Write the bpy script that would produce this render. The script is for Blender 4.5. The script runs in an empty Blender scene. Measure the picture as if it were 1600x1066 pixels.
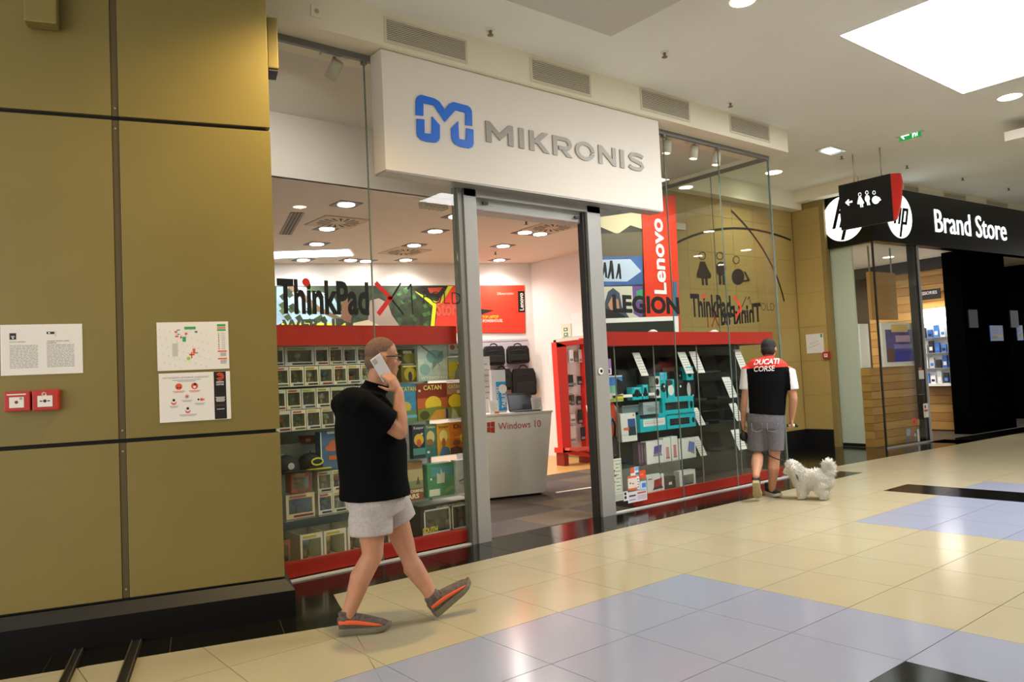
import bpy, bmesh, math, random
from mathutils import Vector, Matrix
random.seed(7)
SC = bpy.context.scene
COL = SC.collection
V3 = Vector
# ------------------------------------------------------------------ camera (calibrated from the tile grid, 0.6 m tiles)
FPX, YAW, PITCH, ROLL = 1204.77, 0.678877, 0.049097, -0.048186
CAM = V3((-4.3668, -3.5945, 1.4366))
_f = V3((math.sin(YAW)*math.cos(PITCH), math.cos(YAW)*math.cos(PITCH), math.sin(PITCH)))
_r0 = V3((math.cos(YAW), -math.sin(YAW), 0)); _u0 = _r0.cross(_f)
_r = _r0*math.cos(ROLL)+_u0*math.sin(ROLL); _u = -_r0*math.sin(ROLL)+_u0*math.cos(ROLL)
cam = bpy.data.cameras.new('camera'); co = bpy.data.objects.new('camera', cam); COL.objects.link(co)
cam.sensor_fit = 'HORIZONTAL'; cam.sensor_width = 36; cam.lens = FPX/1600*36; cam.clip_start = .05; cam.clip_end = 200
co.matrix_world = Matrix(((_r.x,_u.x,-_f.x,CAM.x),(_r.y,_u.y,-_f.y,CAM.y),(_r.z,_u.z,-_f.z,CAM.z),(0,0,0,1)))
SC.camera = co
# ------------------------------------------------------------------ world, exposure
SC.view_settings.view_transform = 'Standard'; SC.view_settings.look = 'None'
SC.view_settings.gamma = 1; SC.view_settings.use_curve_mapping = False
SC.view_settings.exposure = 0.95
W = bpy.data.worlds.new('mall_ambience'); SC.world = W; W.use_nodes = True
W.node_tree.nodes['Background'].inputs[0].default_value = (1.0, .985, .945, 1)
W.node_tree.nodes['Background'].inputs[1].default_value = 1.3
try:
    SC.cycles.transparent_max_bounces = 24; SC.cycles.max_bounces = 8; SC.cycles.caustics_reflective = False; SC.cycles.caustics_refractive = False
    SC.cycles.sample_clamp_indirect = 6.0
except Exception: pass
LIGHT_PANEL = 8.0      # luminous ceiling panel, emission strength
STORE_W = 60.0         # each store downlight, watts
MALL_W = 55.0          # each corridor downlight, watts
# ------------------------------------------------------------------ pixel -> place helpers
def ray(px, py): return _r*((px-800)/FPX) - _u*((py-533)/FPX) + _f
def PL(px, py, n, c):
    d = ray(px, py); n = V3(n); return CAM + d*((c-n.dot(CAM))/n.dot(d))
def PX(px, py, x): return PL(px, py, (1,0,0), x)
def PY(px, py, y): return PL(px, py, (0,1,0), y)
def PZ(px, py, z=0): return PL(px, py, (0,0,1), z)
# ------------------------------------------------------------------ materials
def lin(h):
    h = h.lstrip('#'); c = [int(h[i:i+2],16)/255 for i in (0,2,4)]
    return tuple((v/12.92 if v <= .04045 else ((v+.055)/1.055)**2.4) for v in c)
MATS = {}
def M(name, hexc='#808080', rough=.5, metal=0, emit=0, noise=None, spec=.5, bump=0, coat=0, stretch=None):
    if name in MATS: return MATS[name]
    m = bpy.data.materials.new(name); m.use_nodes = True; nt = m.node_tree; b = nt.nodes['Principled BSDF']
    c = lin(hexc); b.inputs['Base Color'].default_value = (*c,1); b.inputs['Roughness'].default_value = rough
    b.inputs['Metallic'].default_value = metal; b.inputs['Specular IOR Level'].default_value = spec
    if coat: b.inputs['Coat Weight'].default_value = coat
    if emit:
        b.inputs['Emission Color'].default_value = (*c,1); b.inputs['Emission Strength'].default_value = emit
    if noise or bump:
        sc, amt = noise or (30, 0)
        tc = nt.nodes.new('ShaderNodeTexCoord'); n = nt.nodes.new('ShaderNodeTexNoise'); n.inputs['Scale'].default_value = sc
        n.inputs['Detail'].default_value = 5
        if stretch:
            mp = nt.nodes.new('ShaderNodeMapping'); mp.inputs['Scale'].default_value = stretch
            nt.links.new(tc.outputs['Object'], mp.inputs['Vector']); nt.links.new(mp.outputs[0], n.inputs['Vector'])
        else: nt.links.new(tc.outputs['Object'], n.inputs['Vector'])
        if amt:
            r = nt.nodes.new('ShaderNodeValToRGB'); r.color_ramp.elements[0].position = .3; r.color_ramp.elements[1].position = .7
            r.color_ramp.elements[0].color = (*[max(0,v*(1-amt)) for v in c],1); r.color_ramp.elements[1].color = (*[min(1,v*(1+amt)) for v in c],1)
            nt.links.new(n.outputs[0], r.inputs[0]); nt.links.new(r.outputs[0], b.inputs['Base Color'])
        if bump:
            bp = nt.nodes.new('ShaderNodeBump'); bp.inputs['Strength'].default_value = bump; bp.inputs['Distance'].default_value = .01
            nt.links.new(n.outputs[0], bp.inputs['Height']); nt.links.new(bp.outputs[0], b.inputs['Normal'])
    MATS[name] = m; return m
def C(hexc, rough=.5, spec=.5): return M('paint_'+hexc.lstrip('#')+('' if rough == .5 else '_%d' % int(rough*100)), hexc, rough, spec=spec)
def GLASS(name, tint, extra=0.0, ior=1.5):
    if name in MATS: return MATS[name]
    m = bpy.data.materials.new(name); m.use_nodes = True; nt = m.node_tree; nt.nodes.clear()
    o = nt.nodes.new('ShaderNodeOutputMaterial'); t = nt.nodes.new('ShaderNodeBsdfTransparent'); g = nt.nodes.new('ShaderNodeBsdfGlossy')
    t.inputs[0].default_value = (*tint,1); g.inputs['Roughness'].default_value = .0; g.inputs[0].default_value = (1,1,1,1)
    fr = nt.nodes.new('ShaderNodeFresnel'); fr.inputs[0].default_value = ior
    ge = nt.nodes.new('ShaderNodeNewGeometry'); inv = nt.nodes.new('ShaderNodeMath'); inv.operation = 'SUBTRACT'; inv.inputs[0].default_value = 1
    mu = nt.nodes.new('ShaderNodeMath'); mu.operation = 'MULTIPLY'; ad = nt.nodes.new('ShaderNodeMath'); ad.operation = 'ADD'; ad.inputs[1].default_value = extra
    nt.links.new(fr.outputs[0], ad.inputs[0]); nt.links.new(ge.outputs['Backfacing'], inv.inputs[1])
    nt.links.new(ad.outputs[0], mu.inputs[0]); nt.links.new(inv.outputs[0], mu.inputs[1])
    mx = nt.nodes.new('ShaderNodeMixShader'); nt.links.new(mu.outputs[0], mx.inputs[0]); nt.links.new(t.outputs[0], mx.inputs[1]); nt.links.new(g.outputs[0], mx.inputs[2])
    nt.links.new(mx.outputs[0], o.inputs[0]); MATS[name] = m; return m
# ------------------------------------------------------------------ mesh builder
ORG = {}
_txt = {}
def text_mesh(s, bold=0.0, shear=0.0):
    k = (s, bold, shear)
    if k in _txt: return _txt[k]
    cu = bpy.data.curves.new('t', 'FONT'); cu.body = s; cu.size = 1; cu.offset = bold; cu.shear = shear; cu.resolution_u = 3; cu.fill_mode = 'BOTH'
    ob = bpy.data.objects.new('t', cu); me = bpy.data.meshes.new_from_object(ob)
    vs = [v.co.copy() for v in me.vertices]; fs = [list(p.vertices) for p in me.polygons]
    bpy.data.objects.remove(ob); bpy.data.curves.remove(cu); bpy.data.meshes.remove(me)
    _txt[k] = (vs, fs); return _txt[k]
class MB:
    def __init__(s, T=None): s.v = []; s.f = []; s.m = []; s.sm = []; s.mats = []; s.T = T
    def add(s, vs, fs, mat, smooth=False):
        if mat not in s.mats: s.mats.append(mat)
        k = s.mats.index(mat); o = len(s.v)
        s.v += [(s.T @ V3(p)) if s.T else V3(p) for p in vs]
        for f in fs: s.f.append([i+o for i in f]); s.m.append(k); s.sm.append(smooth)
        return s
    def poly(s, pts, mat): return s.add(pts, [list(range(len(pts)))], mat)
    def box(s, x0, x1, y0, y1, z0, z1, mat):
        vs = [(x,y,z) for x in (x0,x1) for y in (y0,y1) for z in (z0,z1)]
        return s.add(vs, [[0,1,3,2],[4,6,7,5],[0,4,5,1],[2,3,7,6],[0,2,6,4],[1,5,7,3]], mat)
    def hexa(s, b, t, mat):            # bottom and top quads
        return s.add(list(b)+list(t), [[3,2,1,0],[4,5,6,7],[0,1,5,4],[1,2,6,5],[2,3,7,6],[3,0,4,7]], mat)
    def prism(s, pts, ext, mat, smooth=False):   # any planar polygon pushed along ext
        n = len(pts); e = V3(ext); vs = [V3(p) for p in pts]+[V3(p)+e for p in pts]
        return s.add(vs, [list(range(n))[::-1], list(range(n,2*n))]+[[i,(i+1)%n,n+(i+1)%n,n+i] for i in range(n)], mat, smooth)
    def tube(s, pts, rad, n=10, mat=None, cap=True, ref=None, smooth=True):   # rings along a path; rad = r or (a,b) for each point
        pts = [V3(p) for p in pts]; vs = []; fs = []
        for i, p in enumerate(pts):
            t = (pts[min(i+1,len(pts)-1)]-pts[max(i-1,0)]).normalized()
            rf = V3(ref) if ref is not None else (V3((0,0,1)) if abs(t.z) < .9 else V3((1,0,0)))
            a = (rf-t*rf.dot(t)).normalized(); b = t.cross(a); r = rad[i] if isinstance(rad,(list,tuple)) else rad
            ra, rb = r if isinstance(r,(list,tuple)) else (r,r)
            for k in range(n):
                q = 2*math.pi*k/n; vs.append(p+a*(ra*math.cos(q))+b*(rb*math.sin(q)))
        for i in range(len(pts)-1):
            for k in range(n): fs.append([i*n+k, i*n+(k+1)%n, (i+1)*n+(k+1)%n, (i+1)*n+k])
        if cap: fs += [list(range(n))[::-1], [(len(pts)-1)*n+k for k in range(n)]]
        return s.add(vs, fs, mat, smooth)
    def ball(s, c, r, mat, n=12, m=8, R=None):
        c = V3(c); r = r if isinstance(r,(list,tuple)) else (r,r,r); vs = []; fs = []
        for j in range(m+1):
            th = math.pi*j/m
            for k in range(n):
                q = 2*math.pi*k/n; p = V3((r[0]*math.sin(th)*math.cos(q), r[1]*math.sin(th)*math.sin(q), r[2]*math.cos(th)))
                vs.append(c+((R @ p) if R else p))
        for j in range(m):
            for k in range(n): fs.append([j*n+k, (j+1)*n+k, (j+1)*n+(k+1)%n, j*n+(k+1)%n])
        return s.add(vs, fs, mat, True)
    def disc(s, c, nrm, r, h, mat, n=24):      # short cylinder
        c = V3(c); nn = V3(nrm).normalized(); return s.tube([c, c+nn*h], [r, r], n, mat, smooth=False)
    def text(s, t, P, u, v, w, h, mat, bold=0., depth=.002, shear=0., fit=True):
        vs, fs = text_mesh(t, bold, shear)
        if not vs: return s
        u = V3(u).normalized(); v = V3(v).normalized(); nn = u.cross(v); P = V3(P)
        x0 = min(q.x for q in vs); x1 = max(q.x for q in vs); y0 = min(q.y for q in vs); y1 = max(q.y for q in vs)
        sy = h/(y1-y0); sx = w/(x1-x0) if fit else sy
        return s.add([P+u*((q.x-x0)*sx)+v*((q.y-y0)*sy)+nn*depth for q in vs], fs, mat)
    def build(s, name, parent=None, bevel=0, origin=None, smooth_angle=None):
        if parent is not None: o = ORG[parent.name]
        elif origin is not None: o = V3(origin)
        else:
            xs = [p.x for p in s.v]; ys = [p.y for p in s.v]; o = V3(((min(xs)+max(xs))/2, (min(ys)+max(ys))/2, min(p.z for p in s.v)))
        me = bpy.data.meshes.new(name); me.from_pydata([tuple(p-o) for p in s.v], [], s.f)
        for m in s.mats: me.materials.append(m)
        me.polygons.foreach_set('material_index', s.m); me.polygons.foreach_set('use_smooth', s.sm)
        bm = bmesh.new(); bm.from_mesh(me)
        if bevel:
            bmesh.ops.remove_doubles(bm, verts=bm.verts, dist=1e-6)
            es = [e for e in bm.edges if len(e.link_faces) == 2 and e.calc_face_angle(0) > .5]
            bmesh.ops.bevel(bm, geom=es, offset=bevel, segments=2, profile=.7, affect='EDGES', clamp_overlap=True)
        bmesh.ops.recalc_face_normals(bm, faces=bm.faces); bm.to_mesh(me); bm.free()
        return link(name, me, o, parent)
def link(name, me, o, parent=None):
    ob = bpy.data.objects.new(name, me); COL.objects.link(ob)
    if parent is not None: ob.parent = parent
    else: ob.location = o
    ORG[ob.name] = V3(o); return ob
def tag(o, label=None, cat=None, group=None, kind=None):
    if label: o['label'] = label
    if cat: o['category'] = cat
    if group: o['group'] = group
    if kind: o['kind'] = kind
    return o
def thing(name, loc, label=None, cat=None, group=None, kind=None):
    o = bpy.data.objects.new(name, None); COL.objects.link(o); o.location = loc; o.empty_display_size = .1
    ORG[o.name] = V3(loc); return tag(o, label, cat, group, kind)
def copy_tree(o, d, parent=None):
    c = o.copy(); COL.objects.link(c); c.parent = parent
    if parent is None: c.location = o.location+V3(d)
    ORG[c.name] = ORG[o.name]+V3(d)
    for ch in list(o.children): copy_tree(ch, d, c)
    return c
def struct(name, mb, **k): return tag(mb.build(name, **k), kind='structure')
def lamp(name, kind, loc, watts, col=(1,.9,.75), size=.2, spot=None, to=(0,0,-1), parent=None):
    l = bpy.data.lights.new(name, kind); l.energy = watts; l.color = col
    if kind == 'AREA': l.shape = 'DISK'; l.size = size
    else: l.shadow_soft_size = size
    if kind == 'SPOT': l.spot_size = spot or 2.2; l.spot_blend = .8
    o = bpy.data.objects.new(name, l); COL.objects.link(o); o.rotation_euler = V3(to).to_track_quat('-Z','Y').to_euler()
    if parent: o.parent = parent; o.location = V3(loc)-ORG[parent.name]
    else: o.location = loc
    return o
def arc_pts(cx, cy, r, a0, a1, n, ry=None): return [(cx+r*math.cos(math.radians(a0+(a1-a0)*i/n)), cy+(ry or r)*math.sin(math.radians(a0+(a1-a0)*i/n))) for i in range(n+1)]
ORD = ['first','second','third','fourth','fifth','sixth','seventh','eighth','ninth','tenth','eleventh','twelfth','thirteenth']
Z3 = V3((0,0,1)); X3 = V3((1,0,0))
# ================================================================== FLOORS
GROUT = M('grout', '#6f6147', .8)
T_CREAM = M('tile_cream', '#b5ab8e', .16, noise=(1.3,.03), spec=.45)
T_BLUE = M('tile_blue_grey', '#999fb4', .16, noise=(1.2,.02), spec=.45)
T_BLACK = M('tile_black', '#15130f', .13, noise=(2,.15), spec=.5)
struct('floor', MB().box(-9,30,-9,4.2,-.15,-.006,GROUT))
FLOOR = bpy.data.objects['floor']
def clip(poly, a, b, c):      # keep a*x+b*y <= c
    out = []
    for i, p in enumerate(poly):
        q = poly[(i+1)%len(poly)]; dp = a*p[0]+b*p[1]-c; dq = a*q[0]+b*q[1]-c
        if dp <= 0: out.append(p)
        if dp*dq < 0: t = dp/(dp-dq); out.append((p[0]+(q[0]-p[0])*t, p[1]+(q[1]-p[1])*t))
    return out
def line(p, q):   # half plane to the right of p->q
    a = -(q[1]-p[1]); b = (q[0]-p[0]); return a, b, a*p[0]+b*p[1]
A0, A1, S0, S1 = (-3.937,1.314), (-2.206,.79), (-2.206,.79), (-1.985,1.47)
wedge = line(A0, A1); step_r = line(S0, S1); step_l = tuple(-v for v in step_r)
E0, E1 = (5.47,2.10), (13,1.58)
right_edge = line(E0, E1)
def tile_mb(polys, mat, top=0., th=.006, gap=.0022):
    mb = MB()
    for P in polys:
        cx = sum(p[0] for p in P)/len(P); cy = sum(p[1] for p in P)/len(P)
        Q = [(x-math.copysign(min(gap,abs(x-cx)),x-cx), y-math.copysign(min(gap,abs(y-cy)),y-cy)) for x, y in P]
        mb.prism([(x,y,top-th) for x, y in Q], (0,0,th), mat)
    return mb
def area(P): return abs(sum(P[i][0]*P[(i+1)%len(P)][1]-P[(i+1)%len(P)][0]*P[i][1] for i in range(len(P))))/2
shared = {}
far = MB(); ntile = 0
cells = []
for i in range(-10, 24):
    for j in range(-8, 4):
        x0, y0 = .6*i, .6*j; sq = [(x0,y0),(x0+.6,y0),(x0+.6,y0+.6),(x0,y0+.6)]
        c = V3((x0+.3,y0+.3,0))-CAM; d = c.dot(_f)
        if d < 1.2: continue
        px = 800+FPX*c.dot(_r)/d; py = 533-FPX*c.dot(_u)/d
        if not(-900 < px < 2600 and py < 2400): continue
        cells.append((d if -120 < px < 1720 and py < 1180 else d+100, i, j, sq))
cells.sort()
for d, i, j, sq in cells:
    x, y = .6*i, .6*j
    black = (i <= -2 and j <= -4) or (i == 7 and j <= 0)
    blue = (i <= -1 and j <= -1) or (4 <= i <= 8 and j <= -1)
    mat = T_BLACK if black else T_BLUE if blue else T_CREAM
    polys = []
    if x+.6 > 5.47:
        q = clip(sq, *[v for v in (1,0,1e9)])
        qa = clip(clip(sq, 1,0,5.47), 0,1,1.47); qb = clip(clip(sq, -1,0,-5.47), *right_edge); polys = [qa, qb]
    elif x < -1.9:
        qa = clip(clip(sq, *step_l), *wedge); qb = clip(clip(sq, *step_r), 0,1,1.47); polys = [qa, qb]
    else: polys = [clip(sq, 0,1,1.47)]
    polys = [p for p in polys if len(p) >= 3 and area(p) > .002]
    if not polys: continue
    whole = len(polys) == 1 and abs(area(polys[0])-.36) < 1e-5
    if ntile < 290:
        ntile += 1
        if whole:
            if mat.name not in shared:
                _t = tile_mb([[(-.3,-.3),(.3,-.3),(.3,.3),(-.3,.3)]], mat).build('floor_tile', origin=(0,0,0)); shared[mat.name] = _t.data
                bpy.data.objects.remove(_t)
            o = link('floor_tile', shared[mat.name], V3((0,0,0)), FLOOR); o.location = V3((x+.3,y+.3,0))-ORG['floor']
        else: tile_mb(polys, mat).build('floor_tile', FLOOR)
    else:
        t = tile_mb(polys, mat); far.add(t.v, t.f, mat)
if far.v: tag(far.build('distant_floor_tiles', FLOOR), kind='stuff')
# black threshold strip in front of the store
x = -2.75
k = 0
while x < 5.47:
    x1 = min(x+.6, 5.47)
    P = [(x,1.47),(x1,1.47),(x1,2.06 if x1 < 4.9 else 2.10),(x,2.06)]
    P = clip(P, *step_r) if x < -1.8 else P
    if len(P) >= 3: tile_mb([P], T_BLACK).build('threshold_tile', FLOOR)
    x = x1
for k in range(7):   # dark wedge in front of the clad column
    s0 = -5.2+k*.62
    e = V3((.9578,-.2874,0)); m = V3((.2874,.9578,0))
    def cs(s, d): p = e*s+m*d; return (p.x, p.y)
    P = [cs(s0,.1), cs(s0+.62,.1), cs(s0+.62,1.4), cs(s0,1.4)]
    P = clip(clip(P, *[-v for v in wedge]), *step_l)
    if len(P) >= 3: tile_mb([P], T_BLACK).build('dark_floor_tile', FLOOR)
for i in range(9):   # recess floor beside the store
    for j in range(4):
        xa = 4.74+i*.6; ya = 1.5+j*.6; P = [(xa,ya),(xa+.6,ya),(xa+.6,ya+.6),(xa,ya+.6)]
        P = clip(clip(P, *[-v for v in right_edge]), 0,1,3.92); P = clip(P, 0,-1,-2.06) if xa < 5 else P
        P = clip(P, 0,-1,-2.1) if xa < 5.47 else P
        if len(P) >= 3 and area(P) > .003: tile_mb([P], T_BLACK, gap=.001).build('recess_tile', FLOOR)
for i in range(10):
    xa = 8.32+i*.6; P = [(xa,1.2),(xa+.6,1.2),(xa+.6,2.6),(xa,2.6)]; P = clip(P, *[-v for v in right_edge])
    if i >= 2 and len(P) >= 3: tile_mb([P], T_BLACK, gap=.001).build('threshold_tile', FLOOR)
# store floor: carpet squares, then planks
WOODF = M('wood_floor', '#c79a5b', .35, noise=(3,.12), stretch=(1,14,1))
CARPS = [M('carpet_%d' % k, h, .95, noise=(60,.25), bump=.3) for k, h in enumerate(('#5a4c40','#4c4037','#665644','#564a45'))]
sf = struct('floor', MB().box(-3.3,6.2,2.06,14,-.15,-.004,M('carpet_base','#40362d',.95)))
for i in range(8):
    for j in range(5):
        xa = -.9+i*.75; ya = 2.09+j*.6
        P = [(xa,ya),(xa+.75,ya),(xa+.75,min(ya+.6,5.0)),(xa,min(ya+.6,5.0))]
        tile_mb([P], CARPS[(i*3+j*5+(i*j)%3)%4], th=.003, gap=.0005).build('carpet_tile', sf)
for k in range(18):
    ya = 5.02+k*.17
    tile_mb([[(1.5,ya),(6.1,ya),(6.1,ya+.17),(1.5,ya+.17)]], WOODF, th=.003, gap=.001).build('plank', sf)
q = PZ(870,771); w = PZ(931,762)
tag(MB().prism([q,w,w+V3((.03,.06,0)),q+V3((.03,.06,0))], (0,0,.006), M('white_strip','#f2f0ea',.5)).build('floor_strip'), 'white strip across the dark carpet inside the doorway', 'strip')  # plain white strip, slightly raised above the carpet
# ================================================================== CLAD COLUMN (wall_left)
CE = V3((.9578,-.2874,0)); CM = V3((.2874,.9578,0)); CC = .4835
def colT(): 
    o = CM*CC; return Matrix(((CE.x,CM.x,0,o.x),(CE.y,CM.y,0,o.y),(0,0,1,0),(0,0,0,1)))
CT = colT()
def cs_at(px, py, d=0):
    p = PL(px, py, CM, CC+d); return p.dot(CE), p.z
BRONZE = M('bronze_panel', '#837541', .42, metal=.15, noise=(1.2,.06), spec=.4)
BRONZE_D = M('bronze_joint', '#5d4f33', .45, metal=.3)
BLK = M('black_plastic', '#08080a', .5)
cl = struct('wall_left', MB(CT).box(-6,-2.70,.03,.75,0,4.5,M('column_core','#0c0b09',.7)))
rows = [(.25,1.166),(1.190,3.132),(3.158,4.49)]
for z0, z1 in rows:
    for s0, s1 in ((-5.9,-3.602),(-3.562,-2.675)):
        MB(CT).box(s0,s1,0,.06,z0,z1,BRONZE).build('cladding_panel', cl, bevel=.003)
    MB(CT).box(-3.6,-3.564,.008,.05,z0,z1,BRONZE_D).build('joint_strip', cl)
    for zz in (z0+.05, z1-.05): MB(CT).disc((-3.582,.008,zz),(0,-1,0),.006,.003,M('rivet','#b0a070',.4,.6),8).build('rivet', cl)
for z0, z1 in rows: MB(CT).box(-2.735,-2.677,.06,.7,z0,z1,BRONZE).build('side_cladding', cl)
MB(CT).hexa([(-6,-.055,0),(-2.62,-.055,0),(-2.62,.8,0),(-6,.8,0)], [(-6,-.055,.17),(-2.62,-.055,.17),(-2.62,.8,.17),(-6,.8,.17)], M('plinth','#060505',.55,spec=.2)).build('plinth', cl)
MB(CT).hexa([(-6,-.055,.17),(-2.62,-.055,.17),(-2.62,.8,.17),(-6,.8,.17)], [(-6,.0,.235),(-2.67,.0,.235),(-2.67,.74,.235),(-6,.74,.235)], M('plinth_bevel','#15130e',.45)).build('plinth_chamfer', cl)
# sconces
t = thing('wall_sconce', CT @ V3((-4.0,0,3.7)), 'bronze box wall lamp on the face of the clad column', 'wall lamp')
s0, _ = cs_at(27,0,-.12); s1, _ = cs_at(88,0,-.12); _, zb = cs_at(57,34,-.12)
MB(CT).box(s0+.03,s1,-.12,-.02,zb,zb+.34,BRONZE).build('housing', t, bevel=.008); MB(CT).box(s0+.06,s1-.03,-.02,.0,zb+.04,zb+.3,BRONZE_D).build('bracket', t)
t = thing('wall_sconce', CT @ V3((-2.64,.2,3.6)), 'bronze box wall lamp on the side edge of the clad column', 'wall lamp')
MB(CT).box(-2.665,-2.595,.1,.28,3.60,3.95,BRONZE).build('housing', t, bevel=.008); MB(CT).box(-2.66,-2.6,.11,.27,3.585,3.60,BLK).build('diffuser', t)
PAPER = M('paper_white', '#e9e6e3', .6); INK = C('#222222'); GREYTX = C('#9a9896')
def cposter(name, corners, label, cat='poster'):
    (a, b) = corners; s0, z1 = cs_at(*a); s1, z0 = cs_at(*b)
    return s0, s1, z0, z1
# notice sheets
def sheet(s0, s1, z0, z1):
    return MB(CT).box(s0,s1,-.004,0,z0,z1,PAPER)
def crect(mb, s0, s1, z0, z1, mat, d=-.0046): mb.poly([(s0,d,z0),(s1,d,z0),(s1,d,z1),(s0,d,z1)], mat)
def cdisc(mb, s, z, r, mat, d=-.0048, n=16): mb.poly([(s+r*math.cos(2*math.pi*k/n), d, z+r*math.sin(2*math.pi*k/n)) for k in range(n)], mat)
mb = sheet(-4.195,-3.782,1.594,1.886)
cx = -4.135
for px0, hd, ic in ((-4.15,1,0),(-3.965,1,1)):
    if ic == 0:
        crect(mb, px0,px0+.033,1.80,1.837,INK); cdisc(mb, px0+.0165,1.808,.004,PAPER,-.005)
        for r in (.008,.014): 
            mb.prism([(px0+.0165+x,-.005,1.808+z) for x, z in arc_pts(0,0,r,40,140,6)]+[(px0+.0165+x,-.005,1.808+z) for x, z in arc_pts(0,0,r-.003,140,40,6)], (0,-.0002,0), PAPER)
    else:
        crect(mb, px0,px0+.04,1.828,1.842,INK); crect(mb, px0+.008,px0+.018,1.831,1.839,PAPER,-.005); crect(mb, px0+.045,px0+.047,1.812,1.845,GREYTX)
    mb.text('WI-FI MREŽA' if ic == 0 else '"HALBEEP" SUSTAV VIDEO', (px0,-.005,1.783), (1,0,0), (0,0,1), .08 if ic == 0 else .115, .007, INK, depth=.0003)
    if ic: mb.text('NADZORA', (px0,-.005,1.772), (1,0,0), (0,0,1), .05, .007, INK, depth=.0003)
    for k in range(16):
        z = 1.763-k*.0085
        xx = px0
        while xx < px0+.138:
            wd = random.uniform(.008,.03); crect(mb, xx, min(xx+wd,px0+.14), z, z+.0032, GREYTX); xx += wd+.004
        if k == 15: break
tag(mb.build('notice_sheet'), 'white notice sheet with two text columns and black symbols on column', 'notice')
mb = sheet(-3.381,-2.969,1.588,1.886); G = C('#3aa655'); RO = C('#e2552d'); YG = C('#a9c93a'); LG = C('#c9c6bd')
for k in range(70): crect(mb, *(lambda a,b: (a,a+.004,b,b+.003))(-3.37+.29*((k*37)%71)/71, 1.6+.25*((k*53)%67)/67), GREYTX)
crect(mb,-3.225,-3.16,1.84,1.857,G); crect(mb,-3.237,-3.217,1.764,1.795,G); crect(mb,-3.295,-3.265,1.675,1.755,LG); cdisc(mb,-3.205,1.66,.011,YG)
for a, b, c, d in ((-3.28,-3.265,1.82,1.832),(-3.278,-3.26,1.793,1.803),(-3.25,-3.24,1.785,1.798),(-3.222,-3.208,1.806,1.82),(-3.18,-3.165,1.69,1.72),(-3.2,-3.17,1.678,1.688),(-3.19,-3.183,1.66,1.7)): crect(mb,a,b,c,d,RO)
for a, b, c, d in ((-3.268,-3.25,1.834,1.84),(-3.266,-3.252,1.808,1.814),(-3.165,-3.15,1.818,1.83),(-3.165,-3.15,1.69,1.696)): crect(mb,a,b,c,d,C('#2f8f6a'))
crect(mb,-3.035,-2.985,1.855,1.87,G); crect(mb,-3.035,-2.985,1.842,1.85,RO); crect(mb,-3.035,-2.985,1.827,1.838,G)
for k in range(9): cdisc(mb,-3.027,1.812-k*.012,.004,(YG,G,RO,RO,G)[k%5]); crect(mb,-3.012,-2.99,1.81-k*.012,1.8125-k*.012,GREYTX)
for z in (1.695,1.648): crect(mb,-3.035,-2.982,z,z+.008,RO); [crect(mb,-3.02,-2.985,z-.008-k*.006,z-.005-k*.006,GREYTX) for k in range(4)]
tag(mb.build('evacuation_plan'), 'white evacuation plan with green and red marks on the clad column', 'plan')
mb = sheet(-3.376,-2.967,1.272,1.572)
mb.text('OSTANIMO SIGURNI ZAJEDNO', (-3.355,-.005,1.535), (1,0,0), (0,0,1), .262, .013, C('#8f8c88'), depth=.0003)
for k in range(2): crect(mb,-3.30+.03*k,-3.14-.03*k,1.526-k*.008,1.529-k*.008,GREYTX)
def hico(s, z, r, body):
    cdisc(mb, s, z, r, RO)
    if body == 1: crect(mb, s-.011,s-.004,z-.012,z-.002,INK,-.005); crect(mb, s+.004,s+.011,z-.012,z-.002,INK,-.005)
    if body == 2: cdisc(mb, s+.003,z+.01,.008,INK,-.005); cdisc(mb, s, z-.006,.008,PAPER,-.0051)
hico(-3.265,1.488,.020,1); hico(-3.175,1.488,.020,2)
cdisc(mb,-3.22,1.425,.014,C('#cfcac4')); cdisc(mb,-3.22,1.425,.008,RO,-.005)
for s, z in ((-3.295,1.392),(-3.217,1.337)): cdisc(mb,s,z,.015,RO); cdisc(mb,s,z+.008,.013,PAPER,-.005); cdisc(mb,s,z+.014,.008,INK,-.0052)
cdisc(mb,-3.155,1.403,.006,INK); cdisc(mb,-3.137,1.402,.009,RO); crect(mb,-3.13,-3.12,1.396,1.408,C('#d98a76'))
for s, z, w in ((-3.265,1.458,.07),(-3.175,1.458,.065),(-3.22,1.40,.06),(-3.295,1.367,.05),(-3.147,1.378,.06),(-3.217,1.312,.1)):
    for k in range(2): crect(mb,s-w/2+.006*k,s+w/2-.006*k,z-.007*k,z+.003-.007*k,RO if z > 1.45 else GREYTX)
crect(mb,-3.063,-2.992,1.275,1.571,M('print_black','#0c0b0c',.5))
for r in (.024,.017,.010): mb.prism([(-3.027+x,-.0052,1.54+z) for x, z in arc_pts(0,0,r,-150,150,14)]+[(-3.027+x,-.0052,1.54+z) for x, z in arc_pts(0,0,r-.004,150,-150,14)], (0,-.0002,0), RO)
mb.text('ARENA', (-3.05,-.0052,1.5), (1,0,0), (0,0,1), .046, .012, PAPER, .02, .0003); mb.text('CENTAR', (-3.05,-.0052,1.485), (1,0,0), (0,0,1), .046, .011, PAPER, .02, .0003)
for k in range(4): crect(mb,-3.055+.004*(k%2),-3.0-.004*(k%2),1.408-k*.008,1.412-k*.008,PAPER,-.0052)
crect(mb,-3.055,-3.0,1.36,1.361,RO,-.0052); crect(mb,-3.05,-3.005,1.335,1.338,PAPER,-.0052)
tag(mb.build('safety_notice'), 'white safety notice with orange figures and a black side strip on column', 'notice')
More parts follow.
